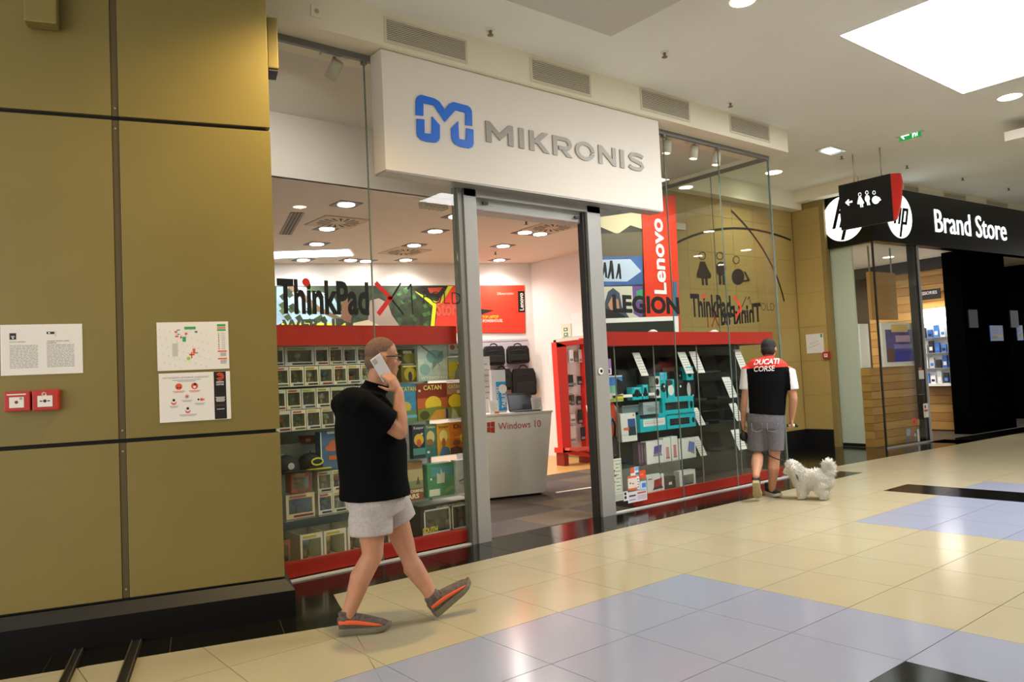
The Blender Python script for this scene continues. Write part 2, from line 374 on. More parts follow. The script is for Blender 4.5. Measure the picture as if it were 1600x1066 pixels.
# fire call points
RED = M('alarm_red', '#b8261a', .4)
def callpoint(s0, s1, z0, z1, label, kind):
    t = thing('fire_call_point', CT @ V3(((s0+s1)/2,0,z0)), label, 'fire alarm')
    MB(CT).box(s0,s1,-.055,0,z0,z1,RED).build('housing', t, bevel=.006)
    w = s1-s0; h = z1-z0; mb = MB(CT).box(s0+w*.2,s1-w*.24,-.057,-.05,z0+h*.18,z0+h*.72,PAPER); mb.build('plate', t)
    mb = MB(CT); c = (s0+s1)/2-.003; zc = z0+h*.46
    if kind == 0:
        cdisc(mb,c,zc,.009,M('dark_red','#7a120c',.4),-.0575); cdisc(mb,c+.022,zc+.02,.008,C('#9db46a'),-.0575); crect(mb,s0+.014,s1-.02,z1-.02,z1-.013,PAPER,-.0558)
    else:
        cdisc(mb,c,zc,.009,INK,-.0575); crect(mb,c-.026,c-.012,zc-.003,zc+.003,INK,-.0575); crect(mb,c+.012,c+.026,zc-.003,zc+.003,INK,-.0575)
        for r in (.012,.008): mb.prism([(c-.004+x,-.0558,z1-.024+z) for x, z in arc_pts(0,0,r,60,300,8)]+[(c-.004+x,-.0558,z1-.024+z) for x, z in arc_pts(0,0,r-.002,300,60,8)], (0,-.0002,0), PAPER)
        mb.poly([(c+.001,-.0558,z1-.033),(c+.008,-.0558,z1-.033),(c+.005,-.0558,z1-.012)], PAPER)
    mb.build('printed_mark', t)
callpoint(-4.172,-4.045,1.388,1.500,'red fire call point with a small red dot, nearer the frame edge',0)
callpoint(-4.035,-3.902,1.385,1.503,'red fire call point with a black push mark under the white notice',1)
# two dark metal rails on the floor
RAIL = M('rail_metal', '#3a3833', .4, metal=.6)
for (a, b, lab) in (((128,1008),(92,1085),'narrower dark metal floor rail running toward the fire call points'),((217,994),(185,1085),'wider dark metal floor rail running toward the column panel joint')):
    p, q = PZ(*a), PZ(*b); d = (q-p).normalized(); n = V3((-d.y,d.x,0)); h = .032 if a[0] == 217 else .026
    t = thing('floor_rail', (p+q)/2, lab, 'rail')
    MB().hexa([p-n*h,p+n*h,q+n*h,q-n*h], [v+V3((0,0,.012)) for v in (p-n*h*.8,p+n*h*.8,q+n*h*.8,q-n*h*.8)], RAIL).build('base_bar', t)
    for sgn in (-1,1): MB().hexa([p+n*h*.72*sgn-n*.003+V3((0,0,.012)),p+n*h*.72*sgn+n*.003+V3((0,0,.012)),q+n*h*.72*sgn+n*.003+V3((0,0,.012)),q+n*h*.72*sgn-n*.003+V3((0,0,.012))], [v+V3((0,0,.018)) for v in (p+n*h*.72*sgn-n*.003,p+n*h*.72*sgn+n*.003,q+n*h*.72*sgn+n*.003,q+n*h*.72*sgn-n*.003)], M('rail_edge','#6b675c',.4,.6)).build('rib', t)
# ================================================================== MALL CEILING, BULKHEAD
CEILM = M('ceiling_paint', '#f5f6f1', .85, noise=(.8,.02))
CREAMW = M('bulkhead_paint', '#f2ecd6', .8, noise=(.8,.02))
WHITE = M('white_paint', '#efece6', .7)
struct('ceiling', MB().box(-9,30,-9,4.2,4.5,4.62,CEILM))
p = PZ(955,57,4.22)
struct('ceiling', MB().box(-9,p.x,-9,p.y,4.22,4.499,M('ceiling_drop','#d2d0c9',.85)))
p = PZ(1570,221,4.22)
struct('ceiling', MB().box(p.x,14,-9,p.y,4.22,4.34,M('ceiling_raft','#f0ece2',.8)))
struct('wall_opposite', MB().box(-9,30,-9.1,-9,0,4.5,M('opposite_wall','#9c8d73',.7,noise=(.6,.2))))
trim1 = struct('trim_1', MB().box(-5,4.73,1.78,2.3,4.2,4.4995,CREAMW))
# luminous ceiling panel
PANELE = M('light_panel_glow', '#ffffff', .5, emit=LIGHT_PANEL)
t = thing('ceiling_light_panel', (3.9,-1.5,4.46), 'large glowing white rectangular light panel in the corridor ceiling', 'ceiling light')
MB().box(2.53,5.3,-3.2,-.12,4.482,4.4995,PANELE).build('diffuser', t)
for b in ((2.51,2.53,-3.22,-.1),(5.3,5.32,-3.22,-.1),(2.53,5.3,-.12,-.1),(2.53,5.3,-3.22,-3.2)): MB().box(*b,4.476,4.4995,WHITE).build('frame', t)
# corridor downlights
BULB = M('downlight_glow', '#fff4dc', .5, emit=14)
CHROME = M('chrome', '#c8c8c8', .2, metal=1)
def downlight(p, label, r=.11, watts=0, group=None, glow=BULB, col=(1,.91,.75)):
    t = thing('downlight', V3(p), label, 'ceiling light', group)
    p = V3(p); MB().tube([p-V3((0,0,.006)), p-V3((0,0,.0005))], [r*1.18,r*1.18], 24, WHITE, smooth=False).build('rim', t)
    MB().tube([p-V3((0,0,.009)), p-V3((0,0,.0055))], [r,r], 24, glow, smooth=False).build('bulb', t)
    if watts: lamp('downlight_lamp', 'SPOT', p-V3((0,0,.03)), watts, col, .08, 2.6, parent=t)
    return t
downlight(PZ(1160,1,4.5), 'round warm downlight cut by the upper frame edge', .1, MALL_W)
downlight(PZ(1578,151,4.5), 'round warm downlight beside the glowing ceiling panel', .12, MALL_W)
downlight(PZ(1209,269,4.5), 'round warm downlight in the recess beyond the glass corner', .12, MALL_W*.8)
for x, y in ((-5.2,-3.2),(-5.2,-6),(1,-4.5),(8.5,-1.8),(11,-4),(-1.8,-6)):  # unseen lamps, added only to light the corridor
    downlight((x,y,4.22 if x < 0 else 4.5 if x < 7 else 4.22), 'added warm corridor downlight beyond the picture, only lighting the scene', .11, MALL_W, 'added corridor downlights out of view')
downlight((-2.25,.45,4.22), 'warm yellow downlight above the clad column', .1, 150, None, BULB, (1,.72,.3))
# square light by the sprinkler
t = thing('square_downlight', PZ(1298,235,4.5), 'small square cool-white downlight near the hanging sign', 'ceiling light')
p = PZ(1298,235,4.5); MB().box(p.x-.22,p.x+.22,p.y-.12,p.y+.12,4.49,4.4995,CHROME).build('frame', t); MB().box(p.x-.12,p.x+.12,p.y-.08,p.y+.08,4.486,4.4905,M('cool_glow','#dfe6ff',.5,emit=3)).build('diffuser', t)
# sprinklers
sprk = None
for k, (px, py, lab) in enumerate(((766,46,'brass sprinkler head nearest the first grille above the white sign'),(1038,81,'sprinkler head above the third grille of the store front'),(1141,160,'sprinkler head just above the last store-front grille'),(1315,243,'sprinkler head beside the small square downlight'),(1417,258,'sprinkler head just above the red end of the hanging sign'),(1504,277,'sprinkler head above the middle grille of the black shop fascia'),(1576,293,'sprinkler head above the last grille of the black shop fascia'))):
    p = PZ(px,py,4.5)
    if not sprk:
        t = sprk = thing('sprinkler', p); BR = M('sprinkler_brass','#8a7a60',.35,.8)
        MB().tube([p-V3((0,0,.012)),p-V3((0,0,.0005))], [.035,.04], 14, WHITE).build('escutcheon', t)
        MB().tube([p-V3((0,0,.045)),p-V3((0,0,.01))], [.011,.016], 10, BR).build('stem', t); MB().tube([p-V3((0,0,.055)),p-V3((0,0,.05))], [.028,.028], 12, BR).build('deflector', t)
        first = p
    else: t = copy_tree(sprk, p-first)
    tag(t, lab, 'sprinkler', 'ceiling sprinklers')
# ventilation grilles on the bulkhead
def grille(cor, label, Y=1.78, T=None, n=9, group='store front grilles'):
    (x0, z0, x1, z1) = cor
    t = thing('vent_grille', (T @ V3(((x0+x1)/2,Y,z0))) if T else ((x0+x1)/2,Y,z0), label, 'vent', group)
    GR = M('grille_dark','#4a453c',.7); GW = M('grille_white','#ddd6bf',.5)
    MB(T).box(x0,x1,Y-.004,Y-.0005,z0,z1,GR).build('backing', t)
    for b in ((x0-.02,x1+.02,z1,z1+.02),(x0-.02,x1+.02,z0-.02,z0),(x0-.02,x0,z0,z1),(x1,x1+.02,z0,z1)): MB(T).box(b[0],b[1],Y-.012,Y-.0005,b[2],b[3],GW).build('frame', t)
    h = (z1-z0)/n
    for k in range(n): MB(T).hexa([(x0,Y-.012,z0+h*(k+.25)),(x1,Y-.012,z0+h*(k+.25)),(x1,Y-.004,z0+h*(k+.1)),(x0,Y-.004,z0+h*(k+.1))], [(x0,Y-.011,z0+h*(k+.62)),(x1,Y-.011,z0+h*(k+.62)),(x1,Y-.004,z0+h*(k+.45)),(x0,Y-.004,z0+h*(k+.45))], GW).build('slat', t)
    return t
for (a, b, lab) in (((604,30,62),(727,60,95),'first and largest louvred grille, nearest the clad column'),((832,93,124),(921,116,145),'louvred grille above the middle of the white sign'),((1003,140,168),(1076,159,187),'louvred grille above the end of the white sign'),((1142,181,204),(1201,196,218),'last louvred grille above the glass corner')):
    x0 = PY(a[0],(a[1]+a[2])/2,1.77).x; x1 = PY(b[0],(b[1]+b[2])/2,1.77).x; z0 = PY(a[0],a[2],1.77).z; z1 = PY(a[0],a[1],1.77).z
    grille((x0,z0,x1,z1), lab, n=11)
p = PY(494,18,1.775); t = thing('junction_box', p, 'small square cover plate on the bulkhead beside the first grille', 'cover plate')
MB().box(p.x-.045,p.x+.045,1.765,1.7798,p.z-.045,p.z+.045,CREAMW).build('plate', t, bevel=.004); MB().disc((p.x,1.765,p.z),(0,-1,0),.018,.004,M('cover_grey','#b9b096',.5),14).build('knockout', t)
# ================================================================== STORE FRONT: frame, glass, sign
ALU = M('aluminium', '#a3a3a0', .45, metal=.2); ALUD = M('aluminium_dark', '#7d7e7b', .45, metal=.2)
d1 = thing('door_1', (.5,2.05,0), kind='structure')
MB().box(-.345,-.205,1.985,2.12,0,3.19,ALU).build('post', d1, bevel=.004); MB().box(-.40,-.345,2.0,2.1,0,3.19,ALUD).build('side_rail', d1)
MB().box(1.205,1.395,1.985,2.13,0,3.19,ALU).build('post', d1, bevel=.004); MB().box(1.17,1.205,2.02,2.10,0,3.15,M('jamb_dark','#2c2b29',.5)).build('side_rail', d1)
MB().box(-.345,1.395,1.985,2.12,3.11,3.19,ALU).build('header', d1); MB().box(-.2,1.2,2.06,2.22,3.0,3.11,M('operator','#b9bdb6',.45)).build('door_operator', d1)
MB().box(-.2,1.2,2.05,2.06,3.0,3.012,M('rail_red','#7b3a34',.4)).build('guide_rail', d1)
mb = MB(); c = PY(828,318,2.05); mb.tube([(c.x+x,2.048,c.z+z-.02) for x, z in arc_pts(0,0,.055,0,180,10,.07)], .004, 6, BLK); mb.build('cable', d1)
for px in (757,900): q = PY(px,318 if px < 800 else 340,2.05); MB().box(q.x-.03,q.x+.03,2.03,2.05,q.z-.012,q.z+.012,BLK).build('sensor', d1)
GLS = GLASS('shop_glass', (.955,.975,.955), .0)
EDGE = M('glass_edge', '#6d7f76', .2)
w1 = thing('window_1', (-1.3,2.04,0), kind='structure'); w2 = thing('window_2', (3,2.04,0), kind='structure'); w3 = thing('window_3', (4.65,3,0), kind='structure')
GY = 2.032
def pane(w, x0, x1, z0=.02, z1=4.17):
    o = MB().box(x0,x1,GY,GY+.012,z0,z1,GLS).build('pane', w)
    MB().box(x1-.004,x1+.004,GY-.001,GY+.013,z0,z1,EDGE).build('pane_joint', w); return o
pL = pane(w1,-3.0,-1.272); pL2 = pane(w1,-1.266,-.40)
pR = pane(w2,1.395,2.545); pR2 = pane(w2,2.551,3.567); pR3 = pane(w2,3.573,4.65)
pS = MB().box(4.644,4.656,2.05,2.95,.02,4.17,GLS).build('pane', w3); pS2 = MB().box(4.644,4.656,2.955,3.88,.02,4.17,GLS).build('pane', w3); MB().box(4.643,4.657,2.950,2.955,.02,4.17,EDGE).build('pane_joint', w3)
MB().box(4.643,4.662,2.028,2.05,.02,4.2,EDGE).build('corner_joint', w3)
for w, b in ((w1,(-3.0,-.345,2.02,2.06)),(w2,(1.395,4.66,2.02,2.06)),(w3,(4.63,4.67,2.06,3.88))):
    MB().box(*b,4.15,4.2,ALUD).build('top_track', w); MB().box(*b,0,.013,M('track_white','#d9d6cf',.4)).build('bottom_track', w)
for x in (-1.27,2.548,3.57): MB().box(x-.02,x+.02,2.015,2.06,4.12,4.15,ALUD).build('clamp', w1 if x < 0 else w2)
# the sign box
SG0, SG1, SGZ0, SGZ1, SGY = -1.222, 2.225, 3.188, 4.192, 1.83
sg = thing('shop_sign', (.5,1.9,3.19), 'big white fascia sign with blue emblem and grey letters over the entrance', 'sign')
MB().box(SG0,SG1,SGY,2.015,SGZ0,SGZ1,M('sign_white','#f3ece2',.55)).build('sign_box', sg, bevel=.004)
MB().box(SG0+.005,SG1-.005,SGY+.006,2.01,SGZ0-.012,SGZ0,ALU).build('bottom_trim', sg)
def zs(zx, zy): return PY(640+zx/4,130+zy/4,SGY)
BLUE = M('sign_blue', '#1877f2', .4)
up = [(36,200),(36,112),(42,92),(52,81),(68,75),(150,97),(180,115),(218,168),(246,130),(268,120),(358,143),(374,154),(385,175),(388,268),(347,262),(347,185),(283,170),(218,243),(150,140),(82,126),(82,205)]
lo1 = [(42,225),(88,229),(90,315),(137,320),(137,210),(185,265),(185,345),(177,364),(160,373),(100,366),(72,356),(50,336),(43,312)]
lo2 = [(258,285),(300,240),(305,350),(350,359),(352,284),(395,292),(396,380),(388,402),(370,409),(318,400),(284,384),(268,365),(260,345)]
emb = None
for pts in (up, lo1, lo2): MB().prism([zs(*p) for p in pts], (0,-.012,0), BLUE).build('emblem_piece', sg)
def loose(vs, fs):
    par = list(range(len(vs)))
    def fd(a):
        while par[a] != a: par[a] = par[par[a]]; a = par[a]
        return a
    for f in fs:
        for k in f[1:]: par[fd(f[0])] = fd(k)
    g = {}
    for f in fs: g.setdefault(fd(f[0]), []).append(f)
    return sorted(g.values(), key=lambda L: min(vs[i].x for f in L for i in f))
def letters(s, P, u, v, w, h, depth, mat, parent, bold=.02, name='letter', shear=0, T=None):
    vs, fs = text_mesh(s, bold, shear); u = V3(u).normalized(); v = V3(v).normalized(); nn = u.cross(v); P = V3(P)
    x0 = min(q.x for q in vs); x1 = max(q.x for q in vs); y0 = min(q.y for q in vs); y1 = max(q.y for q in vs); sx = w/(x1-x0); sy = h/(y1-y0)
    for L in loose(vs, fs):
        ids = sorted({i for f in L for i in f}); mp = {i:k for k,i in enumerate(ids)}; n = len(ids)
        a = [P+u*((vs[i].x-x0)*sx)+v*((vs[i].y-y0)*sy) for i in ids]; top = [q+nn*depth for q in a]
        ff = [[mp[i]+n for i in f] for f in L]; cnt = {}
        for f in L:
            for i in range(len(f)): e = (f[i], f[(i+1)%len(f)]); cnt[e] = cnt.get(e,0)+1
        for (i, j) in list(cnt):
            if (j,i) not in cnt: ff.append([mp[i], mp[j], mp[j]+n, mp[i]+n])
        MB(T).add(a+top, ff, mat).build(name, parent)
a = zs(478,366); b = zs(1458,543); top = zs(476,236)
def spath(pts, th):      # a stroke of even width as one outline
    L = []; R = []
    for i, p in enumerate(pts):
        a0 = pts[max(i-1,0)]; b0 = pts[min(i+1,len(pts)-1)]; dx, dy_ = b0[0]-a0[0], b0[1]-a0[1]; n = math.hypot(dx,dy_); L.append((p[0]-dy_/n*th,p[1]+dx/n*th)); R.append((p[0]+dy_/n*th,p[1]-dx/n*th))
    return L+R[::-1]
SGREY = M('sign_grey','#9b978e',.45,.15)
def srect(a0,b0,c0,d0): return [(a0,c0),(b0,c0),(b0,d0),(a0,d0)]
GLY = {'M':[[(0,0),(0,1),(.15,1),(.5,.50),(.85,1),(1,1),(1,0),(.81,0),(.81,.60),(.5,.17),(.19,.60),(.19,0)]],'I':[srect(0,1,0,1)],
 'K':[srect(0,.23,0,1),[(.22,.52),(.66,1),(.99,1),(.52,.53),(1,0),(.70,0),(.38,.38),(.22,.42)]],
 'R':[srect(0,.22,0,1),spath([(.22,.90),(.62,.90)]+arc_pts(.66,.66,.235,80,-80,8,.24)+[(.62,.42),(.30,.42)],.1),[(.42,.34),(.68,.34),(1,0),(.72,0)]],
 'O':[arc_pts(.5,.5,.5,0,350,35)+arc_pts(.5,.5,.31,350,0,35)],'N':[[(0,0),(0,1),(.2,1),(.79,.36),(.79,1),(1,1),(1,0),(.82,0),(.21,.64),(.21,0)]],
 'S':[spath([(.93,.80),(.78,.88),(.5,.91),(.24,.87),(.12,.74),(.20,.60),(.5,.52),(.80,.43),(.89,.27),(.76,.13),(.5,.09),(.2,.12),(.05,.21)],.1)]}
for ch_, xa, xb in (('M',475,643),('I',680,711),('K',746,868),('R',892,1010),('O',1032,1151),('N',1177,1284),('I',1311,1336),('S',1363,1460)):
    ym = 300+.178*((xa+xb)/2-478); X0 = zs(xa,ym).x; X1 = zs(xb,ym).x; mb = MB()
    for g in GLY[ch_]: mb.prism([(X0+(X1-X0)*u_,SGY,a.z+(top.z-a.z)*v_) for u_, v_ in g], (0,-.012,0), SGREY)
    mb.build('letter', sg)
# lettering on the glass
DEC = M('decal_black', '#070707', .4); DECR = M('decal_red', '#c8281e', .4)
dy = GY-.001
def gtext(s, pl, pb, pr, pt, par, bold, mat=DEC, shear=0):   # pixel box on the glass
    mx = (pl+pr)/2; a = PY(pl,(pb+pt)/2,dy); b = PY(pr,(pb+pt)/2,dy); z0 = PY(pl+3,pb,dy).z; z1 = PY(pl+3,pt,dy).z
    return MB().text(s, (a.x,dy,z0), X3, Z3, b.x-a.x, z1-z0, mat, bold, .0005, shear).build('lettering', par)
def gstroke(pts, par, r, mat=DEC, Y=dy, name='lettering'):
    P = [PY(x,y,Y) for x, y in pts]; mb = MB()
    for i in range(len(P)-1):
        d = (P[i+1]-P[i]).normalized(); n = V3((-d.z,0,d.x))*r
        mb.poly([P[i]-n-d*r*.5,P[i+1]-n+d*r*.5,P[i+1]+n+d*r*.5,P[i]+n-d*r*.5], mat)
    return mb.build(name, par)
gtext('ThinkPad',433,491,576,435,pL,.035)
q = PY(478,441,dy); MB().disc((q.x,dy-.0005,q.z),(0,-1,0),.032,.0006,DECR).build('lettering', pL)
gstroke([(588,443),(610,466),(592,490)], pL2, .02, DECR); gstroke([(626,443),(611,467)], pL2, .008); gstroke([(613,469),(630,491)], pL2, .008); gstroke([(637,452),(642,444),(645,491)], pL2, .007)
gtext('FOLD',661,474,720,455,pL2,-.015)
gtext('LEGION',957,489,1061,460,pR,.045); 
gtext('ThinkPad',1079,496,1142,459,pR2,.035); gstroke([(1147.6,463.6),(1158,481),(1150,496)], pR3, .018, DECR); gstroke([(1166,464),(1159,480)], pR3, .007); gstroke([(1160,484),(1167,496)], pR3, .007); gstroke([(1168,468),(1171,464),(1173,476)], pR3, .006)
gtext('FOLD',1184,485,1210,473,pR3,-.015)
q = PY(1099,463,dy); MB().disc((q.x,dy-.0005,q.z),(0,-1,0),.028,.0006,DECR).build('lettering', pR2)
a = PX(1190,500,4.657); b = PX(1126,495,4.657); h = .26; z0 = PX(1190,503,4.657).z
MB().text('ThinkPad', (4.6575,a.y,z0), (0,1,0), Z3, b.y-a.y, h, DEC, .035, .0005).build('lettering', pS)
MB().text('X1', (4.6575,b.y+.03,z0), (0,1,0), Z3, .2, h, DECR, -.01, .0005).build('lettering', pS)
# yellow sticker beside the post
q = PY(729,420,dy); st = MB(); YEL = M('sticker_yellow','#f0d64a',.5)
for dx, dz, rx, rz, m in ((-.05,.1,.05,.075,PAPER),(.035,.07,.06,.055,PAPER),(.0,-.06,.045,.14,PAPER)): st.poly([(q.x+dx+x,dy,q.z+dz+z) for x, z in arc_pts(0,0,rx,0,345,20,rz)], m)
for dx, dz, rx, rz in ((-.05,.1,.035,.055),(.035,.07,.045,.038),(.0,-.07,.025,.11)): st.poly([(q.x+dx+x,dy-.0005,q.z+dz+z) for x, z in arc_pts(0,0,rx,0,345,20,rz)], YEL)
st.build('sticker', pL2)
# ================================================================== STORE SHELL
IN_Z = 3.6
STW = M('store_wall', '#e6dfdb', .75)
struct('ceiling', MB().box(-3.3,5.2,3.86,10.4,IN_Z,IN_Z+.1,M('store_ceiling','#e4dacf',.85)))
struct('ceiling', MB().box(-3.3,4.65,2.2,3.9,4.26,4.36,M('window_bay_ceiling','#e2ddd2',.85)))
struct('wall_front', MB().box(-3.3,3.3,3.84,3.9,IN_Z,4.26,STW))
struct('wall_right', MB().box(5.05,5.15,3.98,7.5,0,IN_Z,STW))
struct('wall_left', MB().box(-3.4,-3.3,1.9,10.5,0,4.4,STW))
BK = [V3((5.05,7.4,0)), V3((-3.3,10.7,0))]; BE = (BK[0]-BK[1]).normalized(); BN = V3((BE.y,-BE.x,0))   # BN faces the shop front
bo = BK[0]; BC = BN.dot(bo)
def PB(px, py, d=0): return PL(px, py, BN, BC+d)
struct('wall_back', MB().prism([bo, BK[1], BK[1]+Z3*IN_Z, bo+Z3*IN_Z], -BN*.1, STW))
struct('wall_partition', MB().box(3.3,4.65,3.88,3.98,0,4.36,STW))
# recess walls
TAN = M('tan_wall', '#b39a5c', .5, noise=(1.5,.04))
wr = struct('wall_recess_back', MB().box(4.65,8.34,3.9,4.0,0,4.5,M('tan_joint','#8f7a46',.6)))
for k in range(6):
    for j in range(7):
        xa = 4.66+k*.6; za = .3+j*.6; MB().box(xa+.002,min(xa+.598,8.25),3.894,3.9,za+.002,min(za+.597,4.19),TAN).build('wall_tile', wr)
ws = struct('wall_recess_side', MB().box(8.29,8.42,3.3,3.91,0,4.5,M('tan_joint','#8f7a46',.6)))
for j in range(7): MB().box(8.284,8.29,3.38,3.893,.302+j*.6,min(.897+j*.6,4.19),TAN).build('wall_tile', ws)
struct('baseboard_recess', MB().box(4.66,8.29,3.86,3.9,0,.3,BLK).box(8.25,8.29,3.38,3.86,0,.3,BLK))
struct('trim_2', MB().box(4.66,8.3,3.70,3.9,4.19,4.4995,CREAMW)); struct('trim_3', MB().box(8.06,8.3,2.55,3.7,4.30,4.4995,CREAMW))
# toilet pictograms and arcs on the recess wall
WY = 3.891
def zq(zx, zy): return PY(920+zx/3.135,160+zy/3.135,WY)
ICO = M('icon_brown', '#33261f', .5)
def wpoly(mb, pts, m, Y=0): mb.prism([zq(*p)-V3((0,Y,0)) for p in pts], (0,-.002,0), m)
def ring(mb, cx, cy, rx, ry, th, m): wpoly(mb, arc_pts(cx,cy,rx,0,350,20,ry)+arc_pts(cx,cy,rx-th,350,0,20,ry-th), m)
t = tag(MB().prism([zq(545,780),zq(568,780),zq(583,815),zq(600,845),zq(597,862),zq(563,865),zq(530,858),zq(528,845),zq(538,812)], (0,-.002,0), ICO).build('pictogram_dress'), 'dark wall pictogram of a figure in a dress behind the glass', 'pictogram')
mb = MB(); ring(mb,556,752,18,20,4,ICO); mb.build('head', t)
for x in (552,570): mb = MB(); wpoly(mb,[(x,863),(x+11,863),(x+13,896),(x+3,896)],ICO); mb.build('leg', t)
mb = MB(); wpoly(mb, arc_pts(647,815,25,0,340,18,35), ICO); t = tag(mb.build('pictogram_figure'), 'dark wall pictogram of a standing figure with an oval body behind glass', 'pictogram')
mb = MB(); ring(mb,642,752,18,20,4,ICO); mb.build('head', t)
for x in (636,654): mb = MB(); wpoly(mb,[(x,847),(x+11,847),(x+13,894),(x+2,894)],ICO); mb.build('leg', t)
mb = MB(); wpoly(mb, arc_pts(731,855,31,0,340,18,40), ICO); t = tag(mb.build('pictogram_infant'), 'dark wall pictogram of a rounded infant figure behind the glass', 'pictogram')
mb = MB(); ring(mb,722,772,17,20,4,ICO); mb.build('head', t)
mb = MB(); wpoly(mb,[(757,828),(768,830),(790,872),(782,878),(755,880),(756,872),(776,868),(763,838)],ICO); mb.build('foot', t)
def strip(pts, r, name, label):
    P = [zq(*p) for p in pts]; mb = MB(); L = []; Rr = []
    for i, p in enumerate(P):
        d = (P[min(i+1,len(P)-1)]-P[max(i-1,0)]).normalized(); n = V3((-d.z,0,d.x))*r; L.append(p+n); Rr.append(p-n)
    mb.prism(L+Rr[::-1], (0,-.002,0), BLK); return tag(mb.build(name), label, 'wall line')
def quad3(a, b, c, n=14):   # parabola through three points
    out = []
    for i in range(n+1):
        s = i/n; l0 = 2*(s-.5)*(s-1); l1 = 4*s*(1-s); l2 = 2*s*(s-.5); out.append((a[0]*l0+b[0]*l1+c[0]*l2, a[1]*l0+b[1]*l1+c[1]*l2))
    return out
strip(quad3((427,690),(700,617),(990,675)), .018, 'wall_arc', 'flat black arc line curving over the wall pictograms')
strip(quad3((697,530),(865,740),(957,975)), .018, 'wall_arc', 'steep black arc line dropping past the wall pictograms')
p = PX(1259,523,8.283); q = PX(1288,551,8.283)
mb = MB().box(8.278,8.2835,min(p.y,q.y),max(p.y,q.y),q.z,p.z,PAPER)
for k in range(9): y = p.y+(q.y-p.y)*(.2+.6*((k*5)%9)/9); z = q.z+.1+.12*((k*7)%9)/9; mb.box(8.2775,8.278,y-.02,y+.02,z,z+.006,GREYTX)
mb.box(8.2775,8.278,q.y+.015,q.y+.05,p.z-.07,p.z-.01,G); tag(mb.build('evacuation_plan'), 'small white plan sheet on the tan wall beside the far shop', 'plan')
p = PX(1293,555,8.283); t = thing('fire_call_point', p, 'small red fire call point on the tan wall beside the far shop', 'fire alarm')
MB().box(8.225,8.283,p.y-.055,p.y+.055,p.z-.06,p.z+.06,RED).build('housing', t, bevel=.006); MB().box(8.222,8.226,p.y-.03,p.y+.03,p.z-.035,p.z+.025,PAPER).build('plate', t); MB().disc((8.2225,p.y,p.z),(-1,0,0),.012,.001,INK,10).build('printed_mark', t)
# ------------------------------------------------------------------ interior ceiling fittings
SGLOW = M('store_downlight_glow', '#fffaf0', .5, emit=16)
def sqlight(p, label, watts, two=False):
    t = thing('store_downlight', p, label, 'ceiling light', 'square downlights in the store ceiling'); p = V3(p); h = .15
    MB().box(p.x-h*(2 if two else 1),p.x+h*(2 if two else 1),p.y-h,p.y+h,p.z-.008,p.z-.0005,M('downlight_frame','#5b4f49',.5)).build('frame', t)
    for dx in ((-h,h) if two else (0,)): MB().tube([p+V3((dx,0,-.014)),p+V3((dx,0,-.0075))], [.1,.1], 18, SGLOW, smooth=False).build('bulb', t)
    if watts: lamp('store_lamp', 'SPOT', p-V3((0,0,.04)), watts, (1,.93,.86), .1, 2.7, parent=t)
sl = [(541,319,'before the round vent by the column'),(511,357,'behind the round vent by the column'),(495,381,'third of the row leading to the forest banner'),(474,406,'last of the row above the forest banner'),(713,338,'nearest the door post'),(680,361,'second from the door post'),(647,383,'third from the door post'),(634,406,'last of the row from the door post'),(786,384,'seen through the doorway, nearer'),(780,406,'seen through the doorway, farther')]
for k, (px, py, lab) in enumerate(sl): sqlight(PZ(px,py,IN_Z), 'square store downlight, '+lab, STORE_W)
sqlight(PZ(832,364,IN_Z), 'twin square store downlight beside the round vent past the doorway', STORE_W, True)
sqlight(PZ(560,407,IN_Z), 'twin square store downlight above the lettered glass joint', 0, True)
DIF = M('diffuser_plate','#c9b89f',.6)
def swirl(px, py, label):
    p = PZ(px,py,IN_Z); t = thing('swirl_diffuser', p, label, 'vent', 'round swirl vents in the store ceiling')
    MB().box(p.x-.32,p.x+.32,p.y-.32,p.y+.32,IN_Z-.012,IN_Z-.0005,DIF).build('plate', t)
    for k in range(16):
        a = 2*math.pi*k/16; b = a+.16; mb = MB(); c0 = p-V3((0,0,.0135))
        mb.prism([c0+V3((r*math.cos(g),r*math.sin(g),0)) for r, g in ((.1,a+.25),(.27,a),(.27,b),(.1,b+.2))], (0,0,.0015), GROUT if False else M('slot_dark','#2a2522',.7)); mb.build('slot', t)
swirl(528,347,'round swirl vent with dark slots in the ceiling by the column'); swirl(632,393,'round swirl vent in the ceiling behind the lettered glass'); swirl(862,355,'round swirl vent in the ceiling seen through the doorway')
p = PZ(677,318,IN_Z); t = thing('emergency_light', p, 'oblong emergency light on the store ceiling near the sign', 'ceiling light'); MB().box(p.x-.17,p.x+.17,p.y-.07,p.y+.07,IN_Z-.06,IN_Z-.0005,M('lamp_cream','#c9c2a4',.5)).build('housing', t, bevel=.01); [MB().box(p.x-.15+k*.06,p.x-.13+k*.06,p.y-.075,p.y+.075,IN_Z-.066,IN_Z-.058,M('lamp_rib','#a79f82',.5)).build('rib', t) for k in range(6)]
a = PZ(428,398,IN_Z); b = PZ(548,394,IN_Z)
t = thing('linear_strip', (a+b)/2, 'long bright strip on the store ceiling above the forest banner', 'ceiling light'); d = (b-a).normalized(); n = V3((-d.y,d.x,0))*.3
MB().prism([a-n-d*2,b-n*.9,b+n,a+n-d*2], (0,0,-.012), M('linear_glow','#eef4ff',.5,emit=5)).build('diffuser', t); MB().prism([a-n*1.08-d*2,b-n+d*.04,b+n*1.08+d*.04,a+n*1.08-d*2], (0,0,-.004), WHITE).build('frame', t)  # emissive strip with a white border under the ceiling
for o in t.children: o.location.z -= .0005
